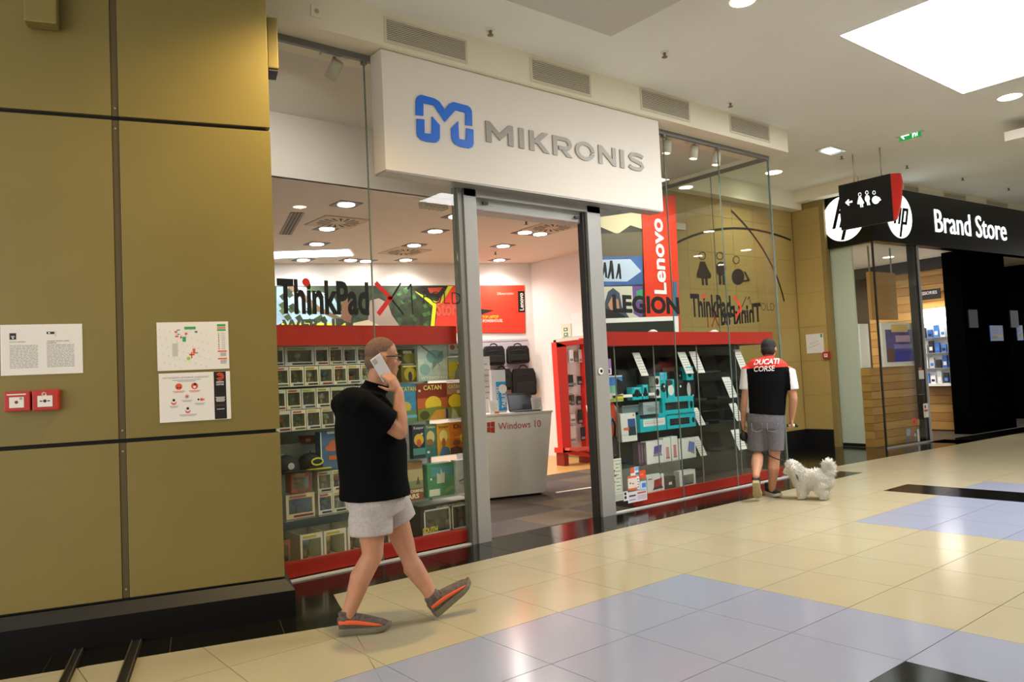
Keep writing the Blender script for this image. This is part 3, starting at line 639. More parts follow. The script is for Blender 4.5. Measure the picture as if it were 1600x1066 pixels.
for px0, py0, px1, py1, lab in ((465,332,446,366,'dark slot vent in the store ceiling nearest the column'),):
    a = PZ(px0,py0,IN_Z); b = PZ(px1,py1,IN_Z); d = (b-a).normalized(); n = V3((-d.y,d.x,0))*.08
    t = thing('slot_vent', (a+b)/2, lab, 'vent'); MB().prism([a-n,b-n,b+n,a+n], (0,0,-.008), M('slot_vent_brown','#8a7457',.6)).build('plate', t); [MB().prism([a+n*k-n*.12,b+n*k-n*.12,b+n*k+n*.12,a+n*k+n*.12], (0,0,-.0095), M('slot_dark','#2a2522',.7)).build('slot', t) for k in (-.5,0,.5)]
for px, py, lab in ((822,345,'store sprinkler nearer the entrance in the doorway view'),(774,393,'store sprinkler farther back in the doorway view')):
    p = PZ(px,py,IN_Z); t = copy_tree(sprk, p-first); tag(t, lab, 'sprinkler', 'ceiling sprinklers')
# track spotlights in the window bays
def spotl(px, py, Y, label, watts=0, tilt=(.25,-.2,-1)):
    p = PY(px,py,Y); t = thing('track_spotlight', (p.x,Y,4.2), label, 'spotlight', 'white track spotlights'); d = V3(tilt).normalized()
    SW = M('spot_white','#e6e1d0',.45)
    MB().box(p.x-.12,p.x+.12,Y-.03,Y+.03,4.18,4.2,SW).build('track_adapter', t); MB().tube([(p.x,Y,4.185),(p.x,Y,p.z+.03)], .016, 8, SW).build('stem', t)
    c = V3((p.x,Y,p.z)); MB().tube([c-d*.07,c+d*.08], [.05,.058], 18, SW).build('head', t); MB().disc(c+d*.0805,d,.045,.002,M('spot_lens','#fff6e0',.4,emit=1.0)).build('lens', t)
    if watts: lamp('spot_lamp','SPOT',c+d*.1,watts,(1,.93,.82),.05,2.4,to=d,parent=t)
spotl(523,108,2.16,'white track spotlight behind the glass beside the clad column',45,(-.1,.8,-.75))
for px, py, lab in ((1042,229,'white track spotlight nearest the end of the big white sign'),(1084,238,'middle one of the three track spotlights in the glass corner'),(1119,248,'track spotlight closest to the glass corner edge')): spotl(px,py,2.16,lab,30,(-.1,.1,-1))
# ------------------------------------------------------------------ banner on the back wall
def bz(px, py): return PB(px,py,.012)
REDB = M('banner_red', '#e23a22', .5); FOREST = M('banner_forest', '#26331d', .55, noise=(9,.75)); SKYB = M('banner_sky','#8fa9b8',.55,noise=(6,.3)); LIME = C('#d3d52a')
bn = thing('wall_banner', (PB(430,518)+PB(820,520))/2, 'wide wall banner with forest scene and red panel above the shelves', 'banner')
def bpoly(pts, m, dd=0, name='print'):
    mb = MB(); mb.prism([PB(x,y,.012+dd) for x, y in pts], BN*.001, m); return mb.build(name, bn)
MB().prism([PB(380,447,.0),PB(819,446,.0),PB(821,521,.0),PB(380,519,.0)], BN*.011, FOREST).build('panel', bn)
bpoly([(432,448),(472,448),(520,462),(535,490),(520,519),(432,519)], SKYB, .001)
for k in range(26):
    x = 433+random.random()*100; y = 450+random.random()*60; bpoly([(x,y),(x+8,y-5),(x+13,y+3),(x+6,y+7)], C(random.choice(('#30451f','#4a5d2c','#22301a'))), .0022)
bpoly([(448,448),(462,448),(500,480),(540,500),(536,504),(495,486)], C('#6b5136'), .003)
bpoly([(440,505),(540,505),(540,519),(440,519)], LIME, .003)
mb = MB(); a = PB(441,518,.018); b = PB(538,518,.018); mb.text('WER UP', a, BE, Z3, (b-a).length, .2, C('#26301c'), .04, .001); mb.build('print', bn)
bpoly([(578,470),(592,466),(606,474),(612,492),(626,512),(560,516),(552,505),(575,500)], C('#8d7d74'), .003); bpoly([(552,505),(575,500),(600,512),(590,520),(550,516)], C('#b9a88a'), .004); bpoly([(535,470),(545,466),(551,486),(548,505),(533,500)], C('#6d4a35'), .004)
for k in range(30):
    x = 600+random.random()*70; y = 450+random.random()*60; bpoly([(x,y),(x+5,y-3),(x+8,y+3),(x+3,y+5)], C(random.choice(('#31502a','#3f6b35','#1d2a18'))), .0015)
bpoly([(690,447),(819,446),(821,521),(678,519)], REDB, .003)
bpoly([(648,455),(672,468),(690,474),(700,447),(708,447),(682,478),(678,519),(672,519),(676,478)], LIME, .005)
bpoly([(660,447),(706,447),(690,466),(668,462),(645,452)], M('print_dark','#1b1512',.5), .0045); bpoly([(668,450),(692,449),(684,459),(672,458)], C('#b3402c'), .0055)
bpoly([(722,455),(735,455),(735,479),(722,478)], C('#1f2a22'), .005); bpoly([(735,481),(772,485),(752,492),(735,492)], C('#251b18'), .005)
bpoly([(809,455),(819,455),(820,488),(810,488)], BLK, .005)
a = PB(818.5,485,.02); b = PB(818,458,.02); w = abs((PB(812,470,.02)-PB(818.5,470,.02)).length)
mb = MB(); mb.text('Lenovo', a, Z3, -BE, b.z-a.z, w, PAPER, .02, .001); mb.build('print', bn)
for s, x0, x1, y, h, m in (('LENOVO LEGION  TOP LAPTOP',717,779,499,.055,LIME),('PORTABLE 5G PC POWERHOUSE.',717,786,505,.055,PAPER),('LEGION',717,736,516,.085,PAPER),('Different is better',777,803,461,.05,C('#f4a08f'))):
    a = PB(x0,y,.02); b = PB(x1,y,.02); mb = MB(); mb.text(s, a, BE, Z3, (b-a).length, h, m, .015, .001); mb.build('print', bn)
mb = MB(); a = PB(682,494,.02); b = PB(722,494,.02); mb.text('Store', a, BE, Z3, (b-a).length, .28, C('#d4604e'), .03, .001); mb.build('print', bn)
# ------------------------------------------------------------------ slat wall with bags
SLW = M('slat_wall', '#c9bfc6', .6)
p0 = PB(700,650,.0); p1 = PB(830,650,.0); z1 = PB(790,529,.0).z
swl = thing('slat_wall', (p0+p1)/2*1, 'pale slatted wall panel behind the bags under the red banner', 'wall panel'); 
base = V3((p0.x,p0.y,0)); L = (V3((p1.x,p1.y,0))-base).length
zz = .3
while zz < z1-.02:
    h = min(.23, z1-zz); MB().prism([base+Z3*zz,base+BE*L+Z3*zz,base+BE*L+Z3*(zz+h-.012),base+Z3*(zz+h-.012)], BN*.03, SLW).build('slat', swl); zz += .23
BAGB = M('bag_black', '#0c0c0e', .75, noise=(40,.3), bump=.3); BAGZ = M('bag_trim', '#26262a', .5)
def bag(px0, py0, px1, py1, label, kind):
    c0 = PB((px0+px1)/2,py1,.12); hw = (PB(px1,py1,.12)-PB(px0,py1,.12)).length/2; zt = PB((px0+px1)/2,py0,.12).z; H = zt-c0.z
    t = thing('laptop_bag' if kind else 'backpack', c0, label, 'bag'); T = Matrix(((BE.x,BN.x,0,c0.x),(BE.y,BN.y,0,c0.y),(0,0,1,c0.z),(0,0,0,1)))
    hh = H*.86; prof = [(-hw,.04),(-hw*.97,hh*.8),(-hw*.8,hh),(hw*.8,hh),(hw*.97,hh*.8),(hw,.04),(hw*.9,0),(-hw*.9,0)]
    MB(T).prism([(x,-.08,z) for x, z in prof], (0,.14,0), BAGB).build('body', t, bevel=.025)
    pk = [(-hw*.78,.05),(-hw*.74,hh*.5),(hw*.74,hh*.5),(hw*.78,.05)]
    MB(T).prism([(x,.06,z) for x, z in pk], (0,.045,0), BAGB).build('pocket', t, bevel=.015)
    MB(T).tube([(-hw*.7,.064,hh*.72),(0,.068,hh*.76),(hw*.7,.064,hh*.72)], .006, 6, BAGZ).build('zip', t)
    MB(T).tube([(x,0,hh*.97+z) for x, z in arc_pts(0,0,hw*.35,180,0,10,H*.13)], .012, 8, BAGB).build('handle', t)
    if not kind:
        for sx in (-1,1): MB(T).tube([(sx*hw*.95,-.02,hh*.85),(sx*hw*1.08,-.03,hh*.5),(sx*hw*.98,-.02,hh*.15)], .014, 8, BAGB).build('strap', t)
bag(756,536,789,571,'black laptop briefcase hanging on the slat wall, nearer the door post',1); bag(793,536,827,568,'black laptop briefcase hanging on the slat wall, nearer the corner',1)
bag(801,569,838,618,'large black backpack behind the open laptop',0); bag(770,571,800,610,'black backpack mostly hidden behind the blue box',0)
# posters and frames on the right interior wall
p = PX(845,576,5.045); q = PX(839,564,5.045)
tag(MB().box(5.04,5.0495,q.y-.01,q.y+.22,p.z-.18,q.z,PAPER).box(5.038,5.04,q.y+.16,q.y+.2,p.z-.16,q.z-.03,RED).build('wall_notice'), 'small white notice with red print on the inner wall beside the bags', 'notice')
a = PX(882,515,5.0); t = thing('exit_pictogram', a, 'small green and white safety sign on the inner wall', 'sign'); MB().box(5.03,5.0495,a.y-.13,a.y+.12,a.z-.13,a.z+.1,C('#dcd5c2')).build('plate', t); 
for dz, dyy, h in ((0,0,.055),(-.09,.0,.02)): MB().box(5.027,5.03,a.y-.05,a.y+.05,a.z-.03+dz,a.z+.03+dz,C('#2f7d46')).box(5.025,5.027,a.y-.025,a.y+.025,a.z-.015+dz,a.z+.015+dz,PAPER).build('symbol', t)
a = PX(905,507,5.0); mb = MB().box(5.035,5.0495,a.y-.22,a.y+.22,a.z-.2,a.z+.22,PAPER); mb.text('ONOUSNIS', (5.033,a.y-.1,a.z-.15), Z3, (0,1,0), .3, .06, GREYTX, .01, .001); tag(mb.build('wall_sheet'), 'white sheet with grey upright lettering on the inner wall', 'notice')
struct('door_2', MB().box(5.02,5.05,5.95,6.75,0,2.05,M('inner_door','#7d6f55',.6)).box(5.0,5.05,5.88,5.95,0,2.1,M('inner_door_frame','#cfc8ba',.6)).box(5.0,5.05,6.75,6.82,0,2.1,M('inner_door_frame','#cfc8ba',.6)).box(5.0,5.05,5.88,6.82,2.05,2.12,M('inner_door_frame','#cfc8ba',.6)))
# ------------------------------------------------------------------ demo counter
KM = V3((.2874,.9578,0)); KE = V3((.9578,-.2874,0)); k0 = V3((1.881,3.632,0)); KC = KM.dot(k0)
def PK(px, py, d=0): return PL(px, py, KM, KC+d)
ct = thing('demo_counter', k0-KE*.4+KM*.3, 'white tapered demo counter with a red four-pane emblem and lettering', 'counter')
b0 = k0-KE*.9; b1 = V3(k0); t0 = b0+Z3*1.0-KE*.1; t1 = V3((2.01,3.593,1.0))
CW = M('counter_white', '#efece5', .45)
MB().hexa([b0+Z3*.03,b1+Z3*.03,b1+KM*.5+Z3*.03,b0+KM*.5+Z3*.03], [t0,t1,t1+KM*.6,t0+KM*.6], CW).build('body', ct, bevel=.004)
MB().hexa([t0-KM*.01-KE*.01,t1-KM*.01+KE*.01,t1+KM*.61+KE*.01,t0+KM*.61-KE*.01], [v+Z3*.025 for v in (t0-KM*.01-KE*.01,t1-KM*.01+KE*.01,t1+KM*.61+KE*.01,t0+KM*.61-KE*.01)], M('counter_top','#e6e2da',.35)).build('top', ct)
MB().hexa([b0+KE*.05+KM*.03,b1-KE*.05+KM*.03,b1-KE*.05+KM*.45,b0+KE*.05+KM*.45], [v+Z3*.031 for v in (b0+KE*.05+KM*.03,b1-KE*.05+KM*.03,b1-KE*.05+KM*.45,b0+KE*.05+KM*.45)], BLK).build('toe_kick', ct)
CR = M('counter_red','#c0392b',.5); a = PK(779,672,-.004); b = PK(845,667,-.004)
mb = MB(); mb.text('Windows 10', a, KE, Z3, (b-a).length, .085, CR, -.005, .002); mb.build('lettering', ct)
for (xa, ya, xb, yb) in ((761,660.5,766,667),(767,659.5,773,666.5),(761,668.5,766,675.5),(767,668,773,676)):
    P = [PK(xa,ya,-.004),PK(xb,ya-.5,-.004),PK(xb,yb+.5,-.004),PK(xa,yb,-.004)]; MB().prism(P, -KM*.002, CR).build('emblem_pane', ct)
TOPZ = 1.026
# things on the counter
def KT(px, py, d): p = PK(px,py,d); return V3((p.x,p.y,TOPZ))
def kbox(px0, px1, ytop, d, dep, mat, name, label, cat, lean=0, extra=None, py=646):
    p = KT(px0,py,d); q = KT(px1,py,d); w = (q-p).length; zt = PK((px0+px1)/2,ytop,d).z; T = Matrix(((KE.x,KM.x,0,p.x),(KE.y,KM.y,0,p.y),(0,0,1,TOPZ),(0,0,0,1))); H = zt-TOPZ
    t = thing(name, p+KE*w/2, label, cat); MB(T).hexa([(0,0,0),(w,0,0),(w,dep,0),(0,dep,0)], [(0,lean,H),(w,lean,H),(w,lean+dep,H),(0,lean+dep,H)], mat).build('body', t)
    if extra: extra(T, w, H, t)
    return t
LBLUE = M('box_blue','#2f95cf',.45)
def ex1(T, w, H, t):
    MB(T).box(w*.3,w*1.0,-.004,0,.02,H*.72,LBLUE).build('printed_panel', t); mb = MB(T); mb.text('TABLET', (w*.95,-.006,H*.1), (0,0,1), (-1,0,0), H*.38, w*.3, PAPER, .02, .001); mb.text('MEDION', (w*.45,-.006,H*.1), (0,0,1), (-1,0,0), H*.5, w*.16, PAPER, .02, .001); mb.build('lettering', t)
    mb = MB(T); mb.disc((w*.75,-.007,H*.55),(0,-1,0),w*.3,.002,PAPER); mb.build('sticker', t)
kbox(770,792,578,.3,.08,M('box_white','#dcd7d8',.5),'tablet_box','tall white and blue tablet box standing on the demo counter','box',0,ex1,640)
def ex2(T, w, H, t):
    for k in range(7): MB(T).box(w*.15,w*(.85 if k%3 else .6),-.002,0,H*(.85-k*.1),H*(.87-k*.1),GREYTX).build('printed_line', t)
def ex3(T, w, H, t): ex2(T,w,H,t); MB(T).box(w*.5,w,-.003,0,0,H*.16,C('#e06a2d')).build('printed_tab', t)
kbox(766,780,626,.08,.02,PAPER,'price_card','white price card with orange tab on the demo counter','card',.03,ex3); kbox(833,848,621,.08,.02,PAPER,'price_card','white price card at the corner end of the demo counter','card',.03,ex2,644)
kbox(758,769,557,.42,.05,C('#d8cfc8'),'leaflet_holder','narrow pale leaflet stand behind the price card on the counter','stand',0,ex2)
p = KT(797,646,.22); q = KT(835,644,.22); w = (q-p).length; zt = PK(815,614,.36).z-TOPZ; T = Matrix(((KE.x,KM.x,0,p.x),(KE.y,KM.y,0,p.y),(0,0,1,TOPZ),(0,0,0,1)))
t = thing('laptop', p+KE*w/2, 'open black laptop facing away on the demo counter', 'laptop'); DK = M('laptop_black','#15171c',.35)
MB(T).box(0,w,-.2,.02,.001,.018,M('laptop_grey','#55555a',.4,.4)).build('keyboard_base', t, bevel=.003); MB(T).hexa([(0,.02,.012),(w,.02,.012),(w,.03,.012),(0,.03,.012)], [(0,.08,zt),(w,.08,zt),(w,.088,zt),(0,.088,zt)], DK).build('lid', t); MB(T).hexa([(.01,.018,.02),(w-.01,.018,.02),(w-.01,.0195,.02),(.01,.0195,.02)], [(.01,.077,zt-.012),(w-.01,.077,zt-.012),(w-.01,.0785,zt-.012),(.01,.0785,zt-.012)], M('screen_dark','#0f1826',.25)).build('screen', t)
# red accessory stand
RS = M('stand_red', '#d32a1c', .4)
t = thing('accessory_stand', (4.35,5.75,0), 'tall red accessory stand with white back and hanging cases', 'display stand')
Y0 = 5.6; f = lambda px, py: PY(px,py,Y0)
A = f(869,535); B = f(912,528); Cc = f(919,529); D = f(880,708); E = f(916,705); F = f(931,712)
zb = D.z
MB().prism([A, f(885,540), f(893,706), D], (0,.12,0), RS).build('side_panel', t)
MB().prism([B, Cc, F, E], (0,.12,0), RS).build('side_panel', t)
MB().prism([A, Cc, f(918,537), f(870,543)], (0,.12,0), RS).build('top_panel', t)
MB().prism([f(880,700), F, f(931,717), D], (-.01,.2,0), RS).build('bottom_shelf', t); MB().prism([f(882,700), f(915,698), f(915,703), f(882,704)], (0,-.12,0), M('stand_red_shelf','#e0604c',.5)).build('ledge', t)
MB().prism([f(880,538)+V3((0,.10,0)), f(915,536)+V3((0,.10,0)), f(915,703)+V3((0,.10,0)), f(884,704)+V3((0,.10,0))], (0,.02,0), M('stand_white','#e8dcdc',.5)).build('back_panel', t)
MB().box(D.x+.03,D.x+.13,5.62,5.8,0,zb+.03,M('stand_foot','#8b1c12',.5)).build('foot', t); MB().box(F.x-.2,F.x-.1,5.62,5.8,0,zb+.03,M('stand_foot','#8b1c12',.5)).build('foot', t)
MB().prism([f(914.5,533),f(917,533),f(930,640),f(927,640)], (0,-.012,0), M('stand_yellow','#e0a02e',.5)).build('yellow_edge', t)
rodm = M('peg_metal','#b8b4b0',.3,.8)
cases = [(890,547,7,19,'#efeaea'),(899,549,6,16,'#6b4a35'),(907,546,6,20,'#d9d5d5'),(886,586,11,18,'#0e0e12'),(897,588,6,16,'#c4c0bd'),(906,588,7,13,'#1c1c20'),(887,618,7,14,'#18181c'),(894,617,6,16,'#4d4634'),(905,619,7,13,'#121216'),(892,648,8,12,'#e2dfdf'),(905,640,8,22,'#0b0b0e'),(892,667,12,24,'#e5e2e2'),(908,668,8,20,'#111116')]
rowsn = ['top','top','top','second','second','second','third','third','third','fourth','fourth','lowest','lowest']; posn = ['left','middle','right']*3+['left','right']*2
for k, (px, py, w, h, c) in enumerate(cases):
    a = f(px,py); b = f(px+w,py+h); yy = 5.61+.02*(k%3)
    cs = thing('phone_case', ((a.x+b.x)/2,yy,b.z), '%s phone case pack, %s peg of the %s row on the red stand' % ('black' if int(c[1:3],16) < 60 else 'pale' if int(c[1:3],16) > 150 else 'brown', posn[k], rowsn[k]), 'case', 'phone cases on the red stand')
    MB().box(a.x,b.x,yy,yy+.012,b.z,a.z,C(c,.4)).build('pack', cs, bevel=.003); mb = MB(); m = (a.x+b.x)/2; mb.tube([(m,yy-.012,a.z+.015),(m,5.705,a.z+.015)], .004, 6, rodm); mb.build('peg', t)
    MB().box(a.x+.01,b.x-.01,yy-.002,yy,b.z+.02,b.z+.06,C('#8a8786')).build('printed_label', cs)
# white rail seen at the right of the stand
p = PY(918,632,4.6); q = PY(929,690,4.6)
t = thing('cart_handle', (p.x,4.6,q.z), 'white and red looped handle beside the red stand', 'handle'); MB().tube([PY(917,634,4.6),PY(922,631,4.6),PY(929,633,4.6)], .014, 8, RS).build('grip', t); MB().tube([PY(917,634,4.6),PY(922,662,4.6),PY(928,700,4.6),V3((PY(930,715,4.6).x,4.6,.0))], .012, 8, WHITE).build('tube', t)
# ================================================================== LEFT DISPLAY CASE
SHG = GLASS('shelf_glass', (.84,.92,.89), .0)
CASER = M('case_red', '#b32418', .4); CASEDK = M('case_dark', '#1d1f1d', .5)
lc = thing('display_case', (-1.3,2.3,0), 'long glass display case with red bands, filled with figures and board games', 'display case')
MB().box(-2.95,-.41,2.10,2.13,1.775,1.935,CASER).build('header_band', lc); MB().box(-2.95,-.41,2.07,2.10,.022,.14,CASER).build('base_band', lc)
MB().box(-2.95,-.41,2.10,2.62,.0,.085,M('case_base','#4b3a35',.6)).build('base_deck', lc)
LZ = [.43,.79,1.11,1.455]
for z in LZ: MB().box(-2.93,-.42,2.14,2.60,z-.008,z,SHG).build('shelf', lc)
for x in (-2.93,-1.16,-.42): MB().box(x-.006,x+.006,2.60,2.612,.085,1.78,ALUD).build('upright', lc)
MB().box(-2.95,-.41,2.13,2.62,1.775,1.79,M('case_top','#d9d6cf',.5)).build('top', lc)
MB().box(-2.95,-.41,2.62,2.635,.085,1.775,M('case_back','#b9c2bd',.4)).build('back_panel', lc)
WIN = GLASS('box_window', (.86,.90,.87), .05)
def rectY(pl, pb, pr, pt, Y):
    mx = (pl+pr)/2; my = (pb+pt)/2
    return PY(pl,my,Y).x, PY(pr,my,Y).x, PY(mx,pb,Y).z, PY(mx,pt,Y).z
def snap(z, lv, tol=.06):
    for l in lv:
        if abs(z-l) < tol: return l
    return z
FIGC = ['#8a7868','#d8d2c6','#5a7496','#b98f4f','#4a4a52','#c4a98a','#b0503f','#7a8f6a']
def figbox(x0, x1, z0, z1, Y, dep, label, group, k, border='#d9d6cc', accent='#c8b45a', inner=True):
    t = thing('figure_box', ((x0+x1)/2,Y+dep/2,z0), label, 'boxed figure', group); w = x1-x0; h = z1-z0; b = w*.09
    card = M('card_'+border.lstrip('#'), border, .5)
    MB().box(x0,x1,Y+.004,Y+dep,z0,z0+.004,card).box(x0,x1,Y+dep-.004,Y+dep,z0+.004,z1,C('#c4c9bf')).box(x0,x0+.003,Y+.004,Y+dep-.004,z0+.004,z1,card).box(x0,x1,Y+dep-.02,Y+dep-.004,z1-.003,z1,card).build('box', t)
    mb = MB().box(x0,x1,Y,Y+.004,z1-h*.18,z1,card).box(x0,x1,Y,Y+.004,z0,z0+h*.2,card).box(x0,x0+b,Y,Y+.004,z0+h*.2,z1-h*.18,card).box(x1-b,x1,Y,Y+.004,z0+h*.2,z1-h*.18,card)
    mb.build('front_frame', t)
    mb = MB().box(x0+w*.12,x1-w*.3,Y-.001,Y,z1-h*.14,z1-h*.06,C(accent)).box(x0+w*.25,x1-w*.06,Y-.001,Y,z0+h*.05,z0+h*.14,C(('#33476b','#2b2b2e','#7a2f28','#5d6a45')[k%4])); mb.build('printed_label', t)
    MB().box(x0+b,x1-b,Y+.001,Y+.002,z0+h*.2,z1-h*.18,WIN).build('window', t)
    if inner:
        fc = C(FIGC[k%8]); fd = C(FIGC[(k*3+2)%8]); cx = (x0+x1)/2+w*.03*((k%3)-1); cy = Y+dep*.5; r = min(w*.28,h*.19)
        MB().ball((cx,cy,z0+h*.56),(r,r*.85,r*.8),fc,10,7).tube([(cx,cy,z0+.006),(cx,cy,z0+h*.45)],[r*.55,r*.4],8,fd).build('figure', t)
    return t
# figure rows beside the column
rowsF = [('top',1.622,1.77,2.20),('second',1.458,1.615,2.19),('third',1.280,1.440,2.19),('fourth',1.114,1.275,2.18)]
kk = 0
for rn, z0, z1, Y in rowsF:
    x = -2.10+(.03 if rn in ('second','fourth') else 0); n = 0
    while x < -1.22 and n < 8:
        w = .118 if not (rn == 'top' and n == 1) else .245
        figbox(x, x+w, z0, z1, Y, .1, 'window figure box, %s from the column, in the %s row of the figure shelves' % (ORD[n], rn), 'figure boxes in the left case', kk, ('#d9d6cc','#cfd3cf','#e2dfd6')[kk%3], ('#c8b45a','#b8a13c','#d9d2b8','#b4503c')[kk%4]); kk += 1; n += 1; x += w+.006
# caps
CAPN = M('cap_navy','#1f2630',.8,noise=(60,.2)); BRIM = M('cap_brim','#c8bf2e',.7)
def capobj(px, py, label, brim, emb):
    p = PY(px,py,2.30); p.z = .792; t = thing('baseball_cap', p, label, 'cap'); mb = MB(); vs = []
    mb.tube([p+Z3*z for z in (.0,.03,.07,.105,.125,.135)], [.105,.105,.1,.078,.045,.01], 18, CAPN); mb.build('crown', t)
    B = [(p.x+.10*math.cos(math.radians(a))+.02, p.y-.10+.115*math.sin(math.radians(a))-.0, p.z+.014-.008*abs(math.cos(math.radians(a)))) for a in range(180,361,15)]
    MB().prism(B, (0,0,.006), brim).build('brim', t); MB().ball(p+Z3*.136,.009,CAPN,8,5).build('button', t)
    if emb:
        c = p+V3((.01,-.104,.065)); MB().prism([c+V3((x,-.001,z)) for x, z in arc_pts(0,0,.052,0,345,20,.032)], (0,.004,0), M('emblem_yellow','#d2d64a',.6)).build('badge', t); MB().prism([c+V3((x,-.0025,z)) for x, z in arc_pts(0,0,.04,0,345,20,.02)], (0,.001,0), CAPN).build('badge_center', t)
    else:
        c = p+V3((-.0,-.104,.05)); MB().prism([c+V3((x,-.001,z)) for x, z in arc_pts(0,0,.026,0,345,20)], (0,.004,0), C('#b9bdbd')).build('badge', t)
capobj(486,733,'navy cap with a yellow oval badge and yellow brim on the shelf',BRIM,True); capobj(447,733,'navy cap with a round grey badge beside the column',CAPN,False)
SMALLR = rectY(476,694,494,681,2.4)
def pbox(rect, Y, dep, body, label, prints=(), name='game_box', cat='game box', group=None, lv=LZ+[.087], texts=(), lean=0):
    x0, x1, z0, z1 = rectY(*rect, Y); z0 = snap(z0, lv); w = x1-x0; h = z1-z0
    t = thing(name, ((x0+x1)/2,Y+dep/2,z0), label, cat, group)
    bm = body if not isinstance(body,str) else M('boxcard_'+body.lstrip('#'), body, .4, noise=(14,.18))
    MB().hexa([(x0,Y,z0),(x1,Y,z0),(x1,Y+dep,z0),(x0,Y+dep,z0)], [(x0,Y+lean,z1),(x1,Y+lean,z1),(x1,Y+dep+lean,z1),(x0,Y+dep+lean,z1)], bm).build('box', t)
    L = lambda u, v, e: (x0+w*u, Y+lean*v-.001-.0008*e, z0+h*v)
    for i, pr in enumerate(prints):
        c, pts = pr[0], pr[1]; mat = C(c) if isinstance(c,str) else c
        if pts[0] == 'r': _, a, b, c2, d = pts; P = [(a,c2),(b,c2),(b,d),(a,d)]
        elif pts[0] == 'o': _, a, b, ra, rb = pts; P = arc_pts(a,b,ra,0,345,18,rb)
        else: P = pts
        MB().poly([L(u,v,i) for u, v in P], mat).build('print', t)
    for i, (s, u0, u1, v0, v1, c, bd) in enumerate(texts):
        MB().text(s, L(u0,v0,len(prints)+1+i), X3, (0,lean,h), w*(u1-u0), h*(v1-v0), C(c), bd, .001).build('lettering', t)
    return t
pbox((476,694,494,681),2.42,.12,'#b5493c','small red carton behind the caps',[('#d9cfc4',('r',.1,.5,.3,.7))],lv=[]); MB().box(-2.0,-1.78,2.40,2.56,.79,1.0,M('case_back','#b9c2bd',.4)).build('riser', lc)
pbox((501,735,536,674),2.22,.1,'#4a6f9c','tall blue figure carton beside the navy cap',[('#d8dcda',('r',0,.05,0,1)),('#c7703c',('o',.62,.66,.26,.10)),('#c46a45',('o',.5,.55,.3,.1)),('#d06a3a',('r',.35,.95,.22,.34)),('#dfe2df',('r',.3,.95,.93,1))])
# lower figure rows
figbox(*rectY(455,766,486,742,2.24)[:2], .625, .775, 2.24,.12,'orange-framed figure box stacked on the wide box by the column','figure boxes in the left case',3,'#c75a3a','#8b8f88')
x0,x1,_,_ = rectY(447,812,492,768,2.22); figbox(x0,x1,.432,.618,2.22,.2,'wide cream figure box with orange edge beside the column','figure boxes in the left case',2,'#d8c9a0','#c75a3a')
for i, (z0,z1,rn) in enumerate(((.432,.600,'bottom'),(.604,.772,'upper'))):
    for n in range(5):
        x = -1.735+n*.125; figbox(x,x+.12,z0,z1,2.21,.1,'window figure box, %s along, %s pair row beside the wide box' % (ORD[n],rn),'figure boxes in the left case',n+i*5,'#dedacb',('#c9503a','#c8b45a')[n%2])
bx = [(-2.20,-1.99),(-1.93,-1.745),(-1.735,-1.545),(-1.53,-1.34),(-1.32,-1.15)]
for n, (a, b) in enumerate(bx): figbox(a,b,.088,.315 if n else .29,2.13 if n else 2.18,.3,'large square figure box, %s from the column, on the case floor' % ORD[n],'figure boxes in the left case',n+1,('#9a5a44','#dcd8c8','#dcd8c8','#e0dccb','#d3cfbf')[n],'#c4b04a')
# board games
SUN = '#f2d22e'
pbox((627,596,654,570),2.22,.08,'#6a5d1e','dark gold game box in the lower half of its pair',[('#b3a12c',('o',.5,.45,.35,.4)),('#2a2612',('o',.5,.3,.12,.3)),('#d8cf7a',('r',.1,.9,.86,.95))])
pbox((627,568,654,546),2.24,.06,'#57501f','dark gold game box in the upper half of its pair',[('#8f8430',('o',.5,.4,.4,.4)),('#c9c7b0',('r',.1,.6,.7,.9))],lv=[])
pbox((653,594,699,540),2.19,.07,'#c9d6d4','pale teal game box with a winged creature on the top shelf',[('#7fb0b4',('o',.58,.68,.3,.2)),('#8fbcbd',('o',.22,.32,.18,.16)),('#6f8784',[(.1,.98),(.5,.72),(.72,.42),(.75,.4),(.55,.75),(.15,1)]),('#7c9694',[(.5,.55),(.8,.85),(.86,.8),(.62,.45),(.45,.3)]),('#b7c9c6',('r',.0,1,0,.15))],texts=(('WYRMSPAN',.06,.94,.03,.13,'#f4f4ee',.02),))
pbox((701,557,730,537),2.20,.06,'#d8dad2','white comic game box in the upper half of its pair',[('#cf5a4a',('o',.2,.72,.13,.2)),('#4d6f5c',('o',.55,.75,.1,.16)),('#8a8f8a',('r',.05,.95,.1,.2)),('#b26a4a',('o',.8,.4,.08,.15))],lv=[])
pbox((701,593,731,558),2.19,.08,'#cdbb62','yellow game box with a grey tower in the lower half of its pair',[('#9fb3a6',('r',0,1,.78,1)),('#d6c23a',('r',0,1,.4,.78)),('#8c9284',[(.25,0),(.75,0),(.65,.4),(.5,.6),(.35,.4)])],texts=(('TA',.4,.75,.5,.66,'#6a5b2a',.02),))
pbox((624,657,652,601),2.18,.07,'#3f8fc4','bright blue game box behind the phone user',[('#c9b94a',('o',.35,.4,.3,.14)),('#5f8a5a',('r',0,1,0,.3)),('#6fb7e0',('r',.0,1,.1,.18))],texts=(('CATAN',.1,.95,.82,.94,'#e8d23c',.02),))
pbox((652,656,699,599),2.17,.07,'#8e2f1d','large red and orange game box with a rising sun',[('#c8642c',('r',0,1,.32,.6)),(SUN,('o',.52,.43,.27,.22)),('#7c8a2e',[(0,0),(1,0),(1,.3),(.7,.36),(.4,.34),(0,.3)]),('#d89a34',[(.35,.0),(1,0),(1,.28),(.6,.26)]),('#4a4a1c',('o',.22,.14,.16,.12)),('#e9e2d0',('r',.04,.11,.78,.84)),('#2c3f7a',('r',.92,1,.02,.28))],texts=(('CATAN',.2,.8,.82,.95,'#f0e07a',.025),))
